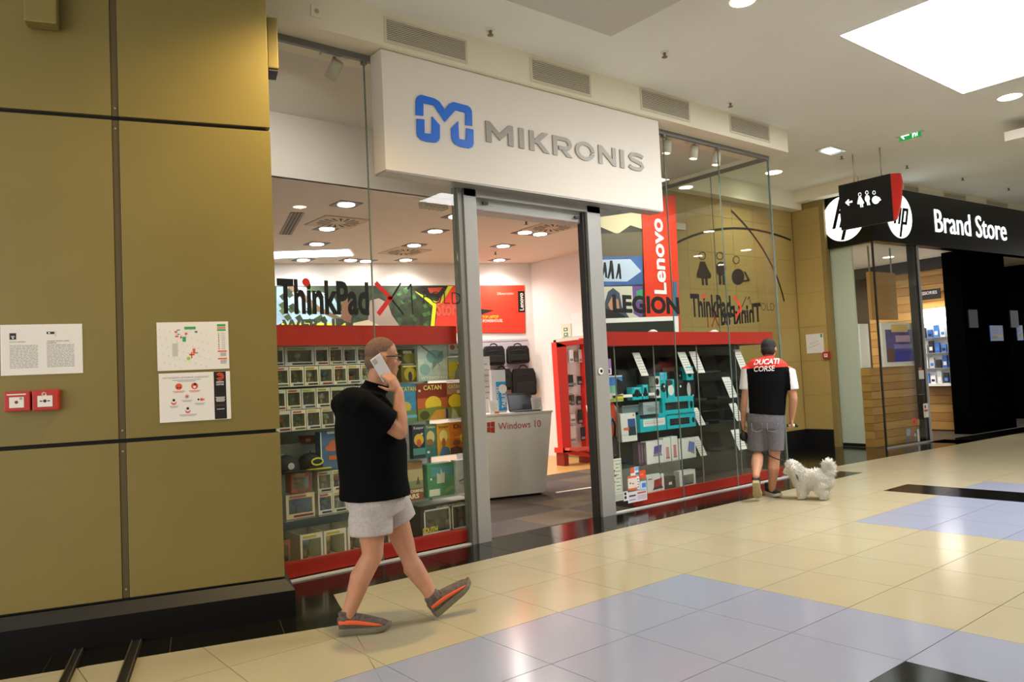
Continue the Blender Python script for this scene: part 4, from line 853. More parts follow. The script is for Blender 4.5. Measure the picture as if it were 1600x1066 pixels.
pbox((699,651,722,598),2.17,.07,'#b88b6c','narrow game box with a rising sun beside the large one',[('#a24a2c',('r',0,1,.3,.68)),(SUN,('o',.55,.48,.5,.2)),('#8a8f3e',('r',0,1,0,.32)),('#c9c2a4',[(.2,0),(.7,0),(.55,.2),(.3,.3)]),('#e9e2d0',('r',.65,.85,.7,.78)),('#2c3f7a',('r',.88,1,.02,.2))],texts=(('CATAN',.08,.9,.84,.94,'#efe6c0',.02),))
pbox((720,651,738,613),2.165,.05,'#0d0d10','black card game box with white lettering beside the door post',[],texts=(('Cards',.12,.6,.84,.94,'#f2f2f2',.02),('Against',.12,.75,.73,.83,'#f2f2f2',.02),('Humanity',.12,.85,.62,.72,'#f2f2f2',.02),('a party game',.12,.6,.5,.55,'#c9c9c9',0)))
pbox((645,718,664,664),2.17,.06,'#23324a','dark blue narrow game box, first of the row of four',[('#e0b43a',('o',.5,.55,.4,.18)),('#c8622c',('o',.5,.45,.2,.12)),('#4f8f8a',('r',0,1,.1,.3)),('#ddd8cc',('o',.75,.72,.1,.03))],texts=(('Keeper',.08,.92,.85,.95,'#d8d2b8',.02),))
pbox((664,715,682,663),2.17,.06,'#4a7a72','teal narrow game box, second of the row of four',[('#d8c98a',('o',.5,.6,.35,.2)),('#9a6a3a',('o',.4,.45,.3,.1)),('#2f6f74',('r',0,1,.0,.25)),('#ddd8cc',('o',.25,.15,.12,.04))],texts=(('Tokyo',.1,.9,.86,.95,'#e8d9a0',.02),))
pbox((683,713,703,662),2.17,.06,'#e0a428','yellow narrow game box, third of the row of four',[('#f2e08a',('o',.5,.6,.32,.2)),('#b5622a',('o',.5,.4,.15,.15)),('#3c6a9a',[(.1,0),(1,0),(.9,.22),(.4,.3)])],texts=(('Istan',.15,.85,.86,.94,'#7a3a1c',.02),))
pbox((703,710,741,659),2.17,.06,'#dd7a24','wide orange game box at the end of the row of four',[(SUN,('o',.62,.5,.22,.18)),('#f6ecc0',('o',.62,.5,.08,.07)),('#5a3a34',[(0,0),(.55,0),(.6,.12),(.3,.25),(0,.2)]),('#2f5fa8',[(.5,0),(1,0),(1,.3),(.7,.22)]),('#8a4a2c',('o',.25,.35,.15,.1))],texts=(('DiXit',.15,.85,.8,.94,'#4a2a18',.01),))
pbox((622,783,661,722),2.2,.08,'#9a7440','brown game box with a desert landscape on the second shelf',[('#b9a878',('r',0,1,.5,.8)),('#7d8a68',('r',0,1,.32,.5)),('#8a4a24',('r',0,1,0,.3)),('#5f4a2c',[(.7,.4),(.8,.62),(.88,.4)])],texts=(('TERRAFORMING',.02,.98,.2,.28,'#efe6d0',.02),('MARS',.15,.8,.05,.17,'#efe6d0',.03)))
x = pbox((668,777,709,724),2.2,.12,'#3f8f62','green game box with pale stone shapes on the second shelf',[('#4f9aa8',('r',.15,.9,.62,.9)),('#cfd6c0',[(.35,.4),(.36,.72),(.48,.66),(.52,.85),(.58,.68),(.66,.74),(.64,.4)]),('#dfe5cf',('r',.05,.45,.04,.24)),('#7fa05a',[(.6,.05),(1,.2),(1,.3),(.7,.22)]),('#f2f2ea',('r',.1,.16,.52,.58))])
pbox((714,768,743,718),2.18,.09,'#d6d8d8','white game box with a line drawing on the second shelf',[('#c8443a',('o',.82,.9,.08,.05)),('#6a7488',[(.1,.35),(.5,.42),(.9,.4),(.9,.44),(.5,.47),(.1,.4)]),('#7c88a0',[(.48,.48),(.52,.85),(.56,.48)]),('#8a94a8',[(.62,.48),(.66,.7),(.7,.48)]),('#4a4f58',('r',.8,.94,.06,.14))],texts=(('hands of time',.12,.9,.28,.36,'#5a6478',0),))
pbox((645,842,653,790),2.3,.1,'#2a2420','small dark game box with orange marks beside the double window box',[('#d8762c',('o',.5,.7,.3,.1)),('#d9d4c0',('o',.5,.45,.3,.08))])
x0,x1,z0,z1 = rectY(658,846,744,785,2.16); z0 = .088
t = thing('figure_box', ((x0+x1)/2,2.3,z0), 'large black-edged double window figure set on the case floor', 'boxed figure'); wdt = x1-x0; hh = z1-z0; WB = M('card_white','#d4d3cb',.5); DKB = M('card_black','#17171a',.5)
MB().box(x0,x1,2.18,2.42,z0,z0+.01,DKB).box(x0,x0+.006,2.18,2.42,z0,z1,DKB).box(x1-.006,x1,2.18,2.42,z0,z1,DKB).box(x0,x1,2.18,2.42,z1-.01,z1,C('#8a8c84')).box(x0,x1,2.41,2.42,z0,z1,C('#8f948a')).build('box', t)
MB().box(x0,x1,2.16,2.18,z1-hh*.12,z1,DKB).box(x0,x1,2.16,2.18,z0,z0+hh*.13,DKB).box(x0,x0+.02,2.16,2.18,z0,z1,DKB).box(x1-.02,x1,2.16,2.18,z0,z1,DKB).build('front_frame', t)
for a, b in ((.05,.52),(.55,.97)):
    xa, xb = x0+wdt*a, x0+wdt*b; za, zb2 = z0+hh*.14, z1-hh*.13
    MB().box(xa,xb,2.156,2.16,zb2-.012,zb2,WB).box(xa,xb,2.156,2.16,za,za+.012,WB).box(xa,xa+.012,2.156,2.16,za,zb2,WB).box(xb-.012,xb,2.156,2.16,za,zb2,WB).build('window_trim', t); MB().box(xa,xb,2.17,2.172,za,zb2,WIN).build('window', t)
for k, (u, v, c) in enumerate(((.2,.35,'#6f8a9a'),(.3,.36,'#a5624a'),(.4,.38,'#7f9a6a'),(.64,.62,'#b3a35a'),(.86,.72,'#a8a68a'),(.62,.3,'#b8ab6a'),(.85,.34,'#c8642c'))): MB().ball((x0+wdt*u,2.28,z0+hh*v),(.035,.03,.032),C(c),10,7).tube([(x0+wdt*u,2.28,z0+.012),(x0+wdt*u,2.28,z0+hh*v)],[.028,.022],8,C('#8e9288')).build('figure', t)
mb = MB(); mb.text('SOUTH', (x0+.01,2.155,z0+.055), X3, Z3, .15, .045, C('#e2cf3c'), .04, .001); mb.text('PARK', (x0+.01,2.155,z0+.008), X3, Z3, .15, .045, WB, .04, .001); mb.text('DIGITAL PACK  VINYL FIGURES', (x0+wdt*.4,2.158,z0+.012), X3, Z3, wdt*.35, .018, WB, .01, .001); mb.text('EXCLUSIVE LIMITED EDITION', (x0+wdt*.28,2.158,z1-.035), X3, Z3, wdt*.5, .014, WB, .01, .001); mb.build('lettering', t)
# ================================================================== RIGHT DISPLAY CASE
rc = thing('display_case', (3,2.3,0), 'dark glass display case with red bands, filled with computer accessories', 'display case')
MB().box(1.50,4.6,2.10,2.13,1.735,1.885,CASER).build('header_band', rc); MB().box(4.57,4.6,2.13,2.62,1.735,1.885,CASER).build('header_band', rc); MB().box(1.78,4.6,2.07,2.10,.022,.13,CASER).build('base_band', rc); MB().box(1.80,4.6,2.10,2.64,0,.09,M('case_base','#4b3a35',.6)).build('base_deck', rc)
MB().box(1.97,4.6,2.62,2.635,.09,1.75,M('case_dark_back','#23251f',.35,noise=(3,.25))).build('back_panel', rc); MB().box(1.80,4.6,2.13,2.62,1.735,1.75,CASEDK).build('top', rc)
RZ = [.42,.78,1.075,1.40]
for z in RZ: MB().box(1.66,4.58,2.16,2.6,z-.008,z,SHG).build('shelf', rc)
for x in (1.67,2.3,3.07,3.83,4.58): MB().box(x-.005,x+.005,2.15,2.16,.09,1.74,ALUD).build('upright', rc)
TEAL = M('box_teal', '#16b0bd', .4); BXW = M('box_card_white', '#d9d9d6', .45); BXK = M('box_card_black','#0e0f12',.4)
def rbox(rect, label, body, prints=(), texts=(), Y=2.2, dep=.08, name='product_box', cat='box', group=None, lean=0): return pbox(rect, Y, dep, body, label, prints, name, cat, group, RZ+[.092], texts, lean)
rbox((950,628,973,587),'upright tablet carton with a blue and green screen picture',BXW,[('#4f86d8',('r',.05,1,.62,.95)),('#7fc0a8',('r',.05,1,.35,.62)),('#9fb53a',('r',.05,1,.02,.12)),('#e0cf3a',('r',.45,1,.12,.2)),('#15181c',[(.55,.25),(1,.3),(1,.75),(.6,.9)])])
rbox((969,626,999,577),'black monitor panel leaning behind the teal mouse boxes',BXK,[('#20262c',('r',.06,.94,.1,.94))],Y=2.3,dep=.03,lean=.03,name='monitor',cat='monitor')
rbox((1000,624,1030,577),'black headset box with a round picture behind the white mouse boxes',BXK,[('#2c2f30',('o',.45,.6,.3,.28)),('#d8d8d6',('o',.9,.5,.05,.04))],Y=2.28)
for rect, lab in (((988,625,1003,605),'small teal mouse box nearest the black monitor'),((1004,624,1013,601),'small teal mouse box next to the black headset box'),((1072,594,1083,573),'small teal mouse box on top of the black boxes')):
    rbox(rect, lab, TEAL, [('#0d0f12',('o',.5,.5,.28,.3)),('#8fe0e6',('r',.2,.8,.86,.93))], Y=2.2)
rbox((1023,622,1032,605),'white mouse box with a black oval, lower of the stacked two',BXW,[(BXK,('o',.5,.5,.32,.34))]); rbox((1022,604,1031,588),'white mouse box with a black oval, upper of the stacked two',BXW,[(BXK,('o',.5,.5,.32,.34))])
rbox((1031,622,1043,582),'teal mouse blister with a blue hang tab',TEAL,[('#6fb6e6',('r',.1,.55,.7,1)),('#0d1418',('o',.45,.4,.36,.18)),('#c9d2d2',('o',.55,.45,.1,.05))]); rbox((1041,621,1054,593),'teal mouse blister with a silver mouse and clear dome',TEAL,[('#d5d6cf',('o',.55,.4,.36,.3)),('#2b2f30',('o',.4,.82,.4,.16))])
rbox((1055,622,1071,580),'black gaming box with white dots behind the glass joint',BXK,[('#dcdcda',('o',.5,.5,.08,.04)),('#3a4448',('r',.2,.8,.6,.72)),('#dcdcda',('o',.5,.85,.06,.03))],Y=2.26); rbox((1071,622,1086,594),'black mouse box with a silver oval below the teal box',BXK,[('#b9bcb8',('o',.35,.55,.2,.34)),('#dcdcda',('o',.75,.25,.06,.05))],Y=2.26)
kb = lambda a,b,c,d: ('#101215',('r',a,b,c,d))
rbox((1035,648,1084,620),'large teal keyboard carton, upper of the two in the case',TEAL,[kb(.09,.82,.3,.72),('#101215',('o',.92,.5,.045,.22)),('#20252a',('r',.11,.8,.34,.42)),('#2b3136',('r',.11,.8,.48,.54)),('#20252a',('r',.11,.8,.6,.66))],Y=2.2)
rbox((1042,671,1087,646),'teal keyboard carton with a black keyboard, lower of the two',TEAL,[kb(.1,.78,.22,.68),('#101215',('o',.92,.45,.05,.2)),('#2b3136',('r',.12,.76,.36,.42)),('#2b3136',('r',.12,.76,.52,.58))],Y=2.2)
rbox((1000,674,1041,647),'teal keyboard carton with a white keyboard picture',TEAL,[('#dcdad8',('r',.12,.95,.3,.72)),('#0f1113',('r',0,.7,.78,1)),('#bdbab6',('r',.16,.9,.45,.5)),('#bdbab6',('r',.16,.9,.57,.6))],Y=2.19)
rbox((1005,650,1034,628),'grey keyboard carton above the teal one',M('box_card_grey','#a9adb0',.45),[('#8d9194',('o',.5,.45,.3,.18)),('#c6c9ca',('r',.1,.5,.75,.85))],Y=2.24)
rbox((972,645,1003,633),'grey carton edge under the white ledge',M('box_card_steel','#8f9aa3',.45),[('#c6c9ca',('r',.0,1,.8,1))],Y=2.3)
tag(MB().box(*rectY(958,634,1030,625,2.2)[:2],2.2,2.5,RZ[2]+.10,RZ[2]+.13,WHITE).build('ledge'),'white ledge board under the monitor in the dark case','ledge')
rbox((971,690,995,646),'white tablet carton with a blue phone picture and orange mark',BXW,[('#31508f',('r',.45,.95,.52,.8)),('#27313a',('r',.45,.95,.2,.52)),('#e0714a',('r',.15,.5,.4,.5)),('#e0714a',('o',.85,.92,.06,.04))],Y=2.17,lean=.01)
rbox((1010,720,1037,689),'white laptop stand carton with a purple screen picture',BXW,[('#5a3f9a',[(.4,.4),(.85,.45),(.9,.8),(.45,.75)]),('#8a8a90',[(.35,.3),(.9,.3),(.85,.45),(.4,.4)])],Y=2.19)
rbox((1037,717,1048,684),'narrow white carton with a pink device, nearer the door',BXW,[('#c08a90',('r',.3,.75,.15,.6)),('#9a6f76',('r',.25,.8,.1,.18))],Y=2.2); rbox((1049,714,1059,682),'narrow white carton with a pink device, farther from the door',BXW,[('#c4787c',('r',.3,.75,.15,.65)),('#9a6f76',('r',.25,.8,.1,.18))],Y=2.2)
rbox((1061,713,1087,685),'white carton with a tilted blue tablet picture',BXW,[('#5f74b5',[(.5,.35),(.9,.3),(.95,.75),(.6,.85)]),('#8d8580',[(.5,.35),(.9,.15),(.9,.3)])],Y=2.19)
for k in range(3): rbox((997+k*4.4,720,1001+k*4.4,692),'dark purple slim carton, %s of three upright in the case' % ORD[k],M('box_plum','#3d2a38',.5),[('#6a4f62',('r',.2,.8,.1,.9))],Y=2.2)
rbox((1011,774,1038,742),'white carton with a red folding tablet picture on the case floor',BXW,[('#9a3a34',[(.38,.35),(.85,.4),(.88,.8),(.42,.72)]),('#4a3030',[(.3,.22),(.92,.25),(.85,.4),(.38,.35)]),('#6a6a68',('r',.06,.3,.78,.84))],Y=2.15)
rbox((1038,765,1055,745),'dark grey device box with a pale label on the case floor',M('box_umber','#4b463f',.5),[('#d9d6cc',('r',.4,.7,.4,.6))],Y=2.2); rbox((1062,764,1087,735),'white carton with a grey laptop picture on the case floor',BXW,[('#6f7069',('r',.2,.88,.25,.75)),('#3f4040',('r',.25,.85,.18,.26))],Y=2.15)
tag(MB().box(*rectY(985,739,1060,720,2.45)[:2],2.42,2.6,.092,RZ[0]-.02,WHITE).build('riser'),'white riser block behind the folding tablet carton','riser')
# info cards with laptops behind
cards = [((996,577,1007,551),'first from the door, highest shelf'),((1066,573,1078,550),'second from the door, highest shelf'),((1084,571,1096,549),'third from the door, highest shelf'),((1153,571,1163,546),'beside the head of the man in red, highest shelf'),((1135,613,1147,589),'beside the sleeve of the man in red'),((1146,654,1157,630),'beside the elbow of the man in red'),((1087,661,1097,637),'just past the teal cartons'),((1089,706,1099,682),'just past the carton with a blue tablet picture'),((1149,697,1162,671),'above the pouch held by the man in red')]
for rect, lab in cards:
    x0,x1,z0,z1 = rectY(*rect,2.2); z0 = snap(z0, RZ+[.092], .1); h = z1-z0; sk = -.09
    t = thing('info_card', ((x0+x1)/2,2.2,z0), 'white slanted info card, '+lab, 'card', 'info cards in the dark case')
    MB().hexa([(x0-sk*.5,2.19,z0),(x1-sk*.5,2.19,z0),(x1-sk*.5,2.194,z0),(x0-sk*.5,2.194,z0)], [(x0+sk*.5,2.23,z1),(x1+sk*.5,2.23,z1),(x1+sk*.5,2.234,z1),(x0+sk*.5,2.234,z1)], PAPER).build('sheet', t)
    for k in range(6):
        f2 = .15+.12*k; xo = -sk*.5+sk*f2; MB().poly([(x0+xo+.012,2.1885+.04*f2,z0+h*f2),(x1+xo-.015,2.1885+.04*f2,z0+h*f2),(x1+xo-.015,2.1885+.04*f2,z0+h*(f2+.025)),(x0+xo+.012,2.1885+.04*f2,z0+h*(f2+.025))], GREYTX).build('printed_line', t)
lap0 = None
LPS = [(2.45,RZ[3]),(3.0,RZ[3]),(3.5,RZ[3]),(4.1,RZ[3]),(3.2,RZ[2]),(3.75,RZ[2]),(4.25,RZ[2]),(3.2,RZ[1]),(3.75,RZ[1]),(4.2,RZ[1]),(3.2,RZ[0]),(3.75,RZ[0])]
shn = {RZ[3]:'highest',RZ[2]:'third',RZ[1]:'second',RZ[0]:'lowest'}; cnt = {}
for x, z in LPS:
    if lap0 is None:
        t = lap0 = thing('laptop', (x,2.4,z)); LD = M('laptop_dark','#1b1c1e',.3); l0 = V3((x,2.4,z))
        MB().box(x-.17,x+.17,2.27,2.49,z+.001,z+.018,M('laptop_dark_grey','#2e3033',.35)).build('keyboard_base', t, bevel=.003)
        MB().hexa([(x-.17,2.485,z+.015),(x+.17,2.485,z+.015),(x+.17,2.495,z+.015),(x-.17,2.495,z+.015)], [(x-.17,2.54,z+.22),(x+.17,2.54,z+.22),(x+.17,2.548,z+.22),(x-.17,2.548,z+.22)], LD).build('lid', t)
        MB().hexa([(x-.16,2.4835,z+.025),(x+.16,2.4835,z+.025),(x+.16,2.4845,z+.025),(x-.16,2.4845,z+.025)], [(x-.16,2.5365,z+.21),(x+.16,2.5365,z+.21),(x+.16,2.5375,z+.21),(x-.16,2.5375,z+.21)], M('screen_off','#101418',.15)).build('screen', t)
    else: t = copy_tree(lap0, V3((x,2.4,z))-l0)
    cnt[z] = cnt.get(z,0)+1; tag(t, 'open dark laptop, %s from the door on the %s glass shelf' % (ORD[cnt[z]-1],shn[z]), 'laptop', 'laptops in the dark case')
# orange and black bags at the case end
OR = M('bag_orange','#d5461c',.6)
c = PY(953,690,2.3); zt = PY(953,628,2.3).z; t = thing('sports_bag', c, 'orange backpack with blue pocket at the end of the dark case', 'bag'); h = zt-c.z
MB().prism([(c.x-.06,2.24,c.z),(c.x+.05,2.24,c.z),(c.x+.055,2.24,c.z+h*.9),(c.x+.02,2.24,zt),(c.x-.05,2.24,zt),(c.x-.065,2.24,c.z+h*.85)], (0,.12,0), OR).build('body', t, bevel=.015); MB().box(c.x-.055,c.x-.02,2.225,2.24,c.z+h*.4,c.z+h*.65,C('#4a7fa8')).build('pocket', t); MB().tube([(c.x+.05,2.25,c.z+h*.9),(c.x+.08,2.22,c.z+h*.5),(c.x+.07,2.25,c.z+.02)], .01, 8, M('strap_grey','#b5aba0',.6)).build('strap', t)
c = PY(955,714,2.25); zt = PY(955,655,2.25).z; h = zt-c.z; t = thing('shoulder_bag', c, 'black shoulder bag hanging in front of the orange backpack', 'bag')
MB().prism([(c.x-.06,2.18,c.z),(c.x+.05,2.18,c.z+.02),(c.x+.075,2.18,c.z+h*.25),(c.x+.03,2.18,c.z+h*.55),(c.x-.04,2.18,c.z+h*.5),(c.x-.075,2.18,c.z+h*.2)], (0,.07,0), BAGB).build('body', t, bevel=.015); MB().tube([(c.x-.04,2.215,c.z+h*.5),(c.x-.05,2.2,c.z+h*.85),(c.x,2.2,c.z+h),(c.x+.035,2.2,c.z+h*.85),(c.x+.03,2.215,c.z+h*.5)], .012, 8, BAGB).build('strap', t)
c = PY(966,690,2.28); zt = PY(966,648,2.28).z; t = thing('cable_pack', c, 'slim black cable pack beside the white tablet carton', 'pack'); MB().box(c.x-.04,c.x+.03,2.27,2.3,c.z,zt,BXK).build('body', t, bevel=.004); MB().box(c.x-.02,c.x+.015,2.267,2.27,c.z+.12,c.z+.17,PAPER).build('printed_label', t)
# window stickers
def stick(rect, label, prints, par, body='#dfe3da'):
    x0,x1,z0,z1 = rectY(*rect, dy); t = MB().box(x0,x1,dy-.0012,dy,z0,z1,C(body)); 
    for (c, a, b, c2, d) in prints: t.box(x0+(x1-x0)*a,x0+(x1-x0)*b,dy-.0018,dy-.0012,z0+(z1-z0)*c2,z0+(z1-z0)*d,C(c))
    o = t.build('sticker', par); return o
stick((951,784,972,717),'',[('#3a3a34',.08,.1,.2,.95),('#3a3a34',.92,.94,.2,.95),('#3a3a34',.08,.94,.945,.955),('#3a3a34',.08,.94,.2,.205)]+[('#55554c',.55,.9-.1*(k%2),.86-k*.085,.875-k*.085) for k in range(8)]+[('#c25a3a',.32,.45,.64,.70),('#4a6a4a',.42,.58,.58,.63),('#3a3028',.38,.5,.7,.74),('#2a2a2a',.14,.24,.44,.47),('#2a2a2a',.4,.48,.44,.47),('#b9beb9',.25,.98,.02,.16)],pR,'#cdd6c2')
stick((974,783,981,768),'',[('#22252c',.2,.7,.6,.9),('#22252c',.2,.7,.2,.5)],pR,'#e6e4e4')
stick((981,784,1011,767),'',[('#3a3f52',.06,.4,.55,.7),('#8f90a8',.06,.4,.2,.3),('#c25a3a',.5,.95,.7,.85)]+[('#8a6a80',.5,.95,.2+k*.14,.24+k*.14) for k in range(3)],pR,'#dcd9e2')
stick((981,766,995,744),'',[('#e0623a',0,1,.86,1),('#3a3030',.2,.35,.45,.55),('#3a3030',.5,.62,.4,.5),('#e0623a',0,1,0,.14)],pR,'#e6d9d0'); stick((995,765,999,744),'',[('#3a3a3a',.2,.7,.15+k*.2,.22+k*.2) for k in range(4)],pR,'#e8e6e6')
stick((999,748,1009,735),'',[('#f08a6a',.1,.6,.4,.6)],pR,'#e2502c'); stick((1000,766,1010,752),'',[('#3f7fd0',.3,.9,.3,.8)],pR,'#b8d4ec'); stick((985,743,998,730),'',[('#e0562c',0,.45,.3,1),('#6fa8e0',.5,1,.55,.95),('#3a5f9a',.6,1,.05,.3)],pR,'#dfe4ea')
stick((944,586,955,561),'',[('#8f6fa0',0,1,.4,1),('#4a4048',.2,.8,.1,.35)],pR,'#cfc4d2')
q = PY(939,580,1.975); MB().disc((q.x,1.98,q.z),(0,-1,0),.035,.006,PAPER).build('round_sticker', d1); MB().disc((q.x+.005,1.973,q.z),(0,-1,0),.018,.001,BLK).build('round_sticker_print', d1)
# ------------------------------------------------------------------ poster boards behind the right window
PYY = 2.95
def ppoly(t, pts, m, e=0, name='print'):
    mb = MB(); mb.prism([PY(x,y,PYY-.03-.001*e) for x, y in pts], (0,.0008,0), m); return mb.build(name, t)
t = thing('poster_board', PY(968,500,PYY), 'tall dark poster board with skating figures and a hooded portrait', 'poster')
MB().prism([PY(925,300,PYY),PY(1006,300,PYY),V3((PY(1006,520,PYY).x,PYY,0)),V3((PY(925,520,PYY).x,PYY,0))], (0,-.029,0), M('poster_dark','#2c2a22',.5,noise=(5,.5))).build('board', t)
ppoly(t,[(932,340),(1004,330),(1004,358),(985,352),(965,366),(932,352)],C('#cfc4a0'),1); ppoly(t,[(933,366),(1004,362),(1004,408),(933,410)],C('#5f5844'),1); ppoly(t,[(933,402),(1004,400),(1004,445),(933,447)],M('poster_blue','#3f5f9a',.5,noise=(4,.4)),2); ppoly(t,[(938,406),(985,405),(1002,424),(980,440),(938,440)],C('#b4c6dc'),3)
for x, y, s in ((945,424,1),(955,424,1.2),(967,426,1.0)): ppoly(t,[(x-1.5*s,y-14*s),(x+1.5*s,y-14*s),(x+3*s,y-4*s),(x+4*s,y+10*s),(x+1*s,y+10*s),(x,y),(x-3*s,y+10*s),(x-5*s,y+9*s),(x-2.5*s,y-4*s)],BLK,4)
ppoly(t,[(936,448),(1004,447),(1004,498),(936,499)],C('#c9c7b4'),2); ppoly(t,[(946,470),(950,456),(958,450),(968,458),(972,480),(985,499),(938,499)],C('#3a4a5f'),3); ppoly(t,[(950,476),(956,464),(966,468),(968,484),(958,494)],C('#c08a6a'),4); ppoly(t,[(938,480),(962,486),(985,499),(938,499)],C('#1b1718'),5); ppoly(t,[(988,447),(1004,447),(1004,499),(990,490)],C('#6a4a8a'),3); ppoly(t,[(994,455),(1004,452),(1004,470),(996,470)],C('#3a9a6a'),4)
t = thing('poster_board', PY(1030,500,PYY), 'tall red lightbox board with white upright lettering behind the glass', 'poster')
MB().prism([PY(1002,310,PYY-.04),PY(1055,305,PYY-.04),V3((PY(1058,500,PYY-.04).x,PYY-.04,0)),V3((PY(1005,502,PYY-.04).x,PYY-.04,0))], (0,.005,0), M('poster_red','#d8391f',.45)).build('board', t)
a = PY(1042,460,PYY-.045); b = PY(1040,343,PYY-.045); w = PY(1043,400,PYY-.045).x-PY(1024,400,PYY-.045).x
MB().text('Lenovo', (a.x,PYY-.045,a.z), Z3, -X3, b.z-a.z, w, PAPER, .025, .001).build('lettering', t)
ppoly(t,[(1052,440),(1058,440),(1059,500),(1053,500)],C('#3a6a8a'),20); 
t = thing('display_board', PY(1000,540,2.75), 'white framed dark panel above the dark display case', 'board'); f = lambda x, y: PY(x,y,2.72)
MB().box(f(946,600).x-.03,f(946,600).x+.02,2.73,2.75,0,f(946,600).z,WHITE).build('leg', t)
for pts in ([(937,498),(1060,494),(1060,501),(937,506)],[(937,498),(944,498),(952,700),(945,700)],[(1052,495),(1060,494),(1061,535),(1054,535)]): MB().prism([f(*q) for q in pts], (0,.03,0), WHITE).build('frame', t)
MB().prism([f(944,505),f(1053,501),f(1055,535),f(946,535)], (0,.02,0), M('panel_dark','#2b2f2b',.4)).build('panel', t)
for x in (1021,1117): 
    p = PY(x,537,2.3); t = thing('desk_lamp' if False else 'puck_light', (p.x,2.3,1.75), 'small white puck light on the red band, %s' % ('nearer the door' if x < 1100 else 'under the glass lettering'), 'light'); MB().tube([(p.x,2.3,1.885),(p.x,2.3,1.91),(p.x,2.3,1.925)],[.06,.05,.02],14,WHITE).build('dome', t); MB().tube([(p.x,2.3,1.75),(p.x,2.3,1.886)],[.03,.03],10,WHITE).build('stem', t)
# ================================================================== NEIGHBOURING SHOP (own frame, turned five degrees)
HA = math.radians(5); HE = V3((math.cos(HA),-math.sin(HA),0)); HN = V3((math.sin(HA),math.cos(HA),0)); HO = V3((8.32,2.5,0))
HT = Matrix(((HE.x,HN.x,0,HO.x),(HE.y,HN.y,0,HO.y),(0,0,1,0),(0,0,0,1)))
def hu(px, py, v=0): p = PL(px,py,HN,HN.dot(HO)+v)-HO; return p.dot(HE), p.z
def hv(px, py, u=0): p = PL(px,py,HE,HE.dot(HO)+u)-HO; return p.dot(HN), p.z
FBLK = M('fascia_black', '#060607', .22, spec=.3); GLOW = M('letter_glow', '#f4fffb', .5, emit=.9)
fs = thing('shop_fascia', HT @ V3((2.5,0,3.42)), 'glossy black shop fascia with glowing round emblems and white letters', 'sign')
MB(HT).box(-.03,6.6,-.06,.12,3.43,4.37,FBLK).build('front_panel', fs); MB(HT).box(-.03,.10,.12,.95,3.43,4.33,FBLK).build('side_panel', fs)
def emblem(cx, cz, r, P):
    mb = MB(HT); mb.prism([P(cx+x,cz+z,0) for x, z in arc_pts(0,0,r,0,350,40)], HTn, GLOW); mb.build('emblem_disc', fs)
    mb = MB(HT); sh = .33
    for a, b, c, d in ((-.42,-.26,-.38,.90),(-.27,.06,.24,.38),(-.08,.07,-.38,.30),(.15,.31,-.95,.38),(.28,.62,.24,.38),(.48,.63,-.38,.30),(.28,.60,-.38,-.25)):
        mb.prism([P(cx+(x+sh*z)*r,cz+z*r,1) for x, z in ((a,c),(b,c),(b,d),(a,d))], HTn*.4, FBLK)
    mb.build('emblem_strokes', fs)
HTn = V3((0,-.012,0)); emblem(.77,3.90,.385,lambda x,z,k: (x,-.06-.0125*k,z))
HTn = V3((-.012,0,0)); emblem(-.47,3.90,.385,lambda x,z,k: (-.03-.0125*k,-x,z))
a = hu(1462,366,-.06); b = hu(1572,366,-.06); letters('Brand Store', V3((a[0],-.06,3.70)), X3, Z3, b[0]-a[0], .42, .012, GLOW, fs, .0, T=HT)
struct('trim_4', MB(HT).box(-.2,6.8,-.02,.4,4.37,4.53,CREAMW))
for (px0,px1,py0,py1,lab) in ((1412,1435,272,293,'louvred grille just behind the hanging black sign'),(1473,1508,288,304,'louvred grille above the glowing letters'),(1540,1572,299,316,'louvred grille near the end of the black fascia')):
    u0 = hu(px0,282,-.03)[0]; u1 = hu(px1,295,-.03)[0]; grille((u0,4.395,u1,4.47),lab,-.02,HT,6,'grilles above the black fascia')
HG = GLS
w4 = thing('window_4', HT @ V3((.7,0,0)), kind='structure')
ph = MB(HT).box(.02,1.28,.0,.012,.02,3.43,HG).build('pane', w4); MB(HT).box(-.002,.008,.02,.95,.02,3.43,HG).build('pane', w4); MB(HT).box(-.01,.022,-.004,.02,0,3.43,BLK).build('corner_post', w4)
MB(HT).box(1.28,1.42,.03,.14,0,3.43,BLK).build('post', w4); MB(HT).box(1.40,1.425,.0,.03,0,3.43,ALU).build('post_edge', w4); MB(HT).box(.0,1.42,-.01,.03,0,.02,ALU).build('bottom_track', w4)
# interior shell
struct('floor', MB(HT).box(.0,7,.0,4.2,-.1,.004,M('far_shop_floor','#4c4640',.4,noise=(3,.1))))
struct('ceiling', MB(HT).box(.0,7,.13,4.2,3.43,3.5,M('far_shop_ceiling','#e3ded4',.8)))
struct('wall_far_shop', MB(HT).box(0,7,4.2,4.3,0,3.5,M('far_shop_wall','#5a4a38',.7)))
WOODS = [M('plank_%d' % k, h, .45, noise=(2.5,.12), stretch=(1,1,18)) for k, h in enumerate(('#b88a48','#b08142','#bd904f','#ab7d40'))]
wp = struct('wall_plank_low', MB(HT).box(.36,1.62,.27,.40,0,1.33,M('plank_gap','#3a2a18',.7)).box(.10,.36,.30,.92,0,1.33,M('plank_gap','#3a2a18',.7)))
for k in range(10): MB(HT).box(.10,1.62,.255,.27,.005+k*.133,.131+k*.133,WOODS[k%4]).build('plank', wp); MB(HT).box(.085,.10,.255,.42,.005+k*.133,.131+k*.133,WOODS[(k+1)%4]).build('plank', wp)
MB(HT).box(.06,.098,.42,.93,.06,3.42,M('screen_white','#d3dacd',.5)).build('white_screen', wp); MB(HT).box(.07,.098,.42,.92,0,.06,BLK).build('plinth', wp)
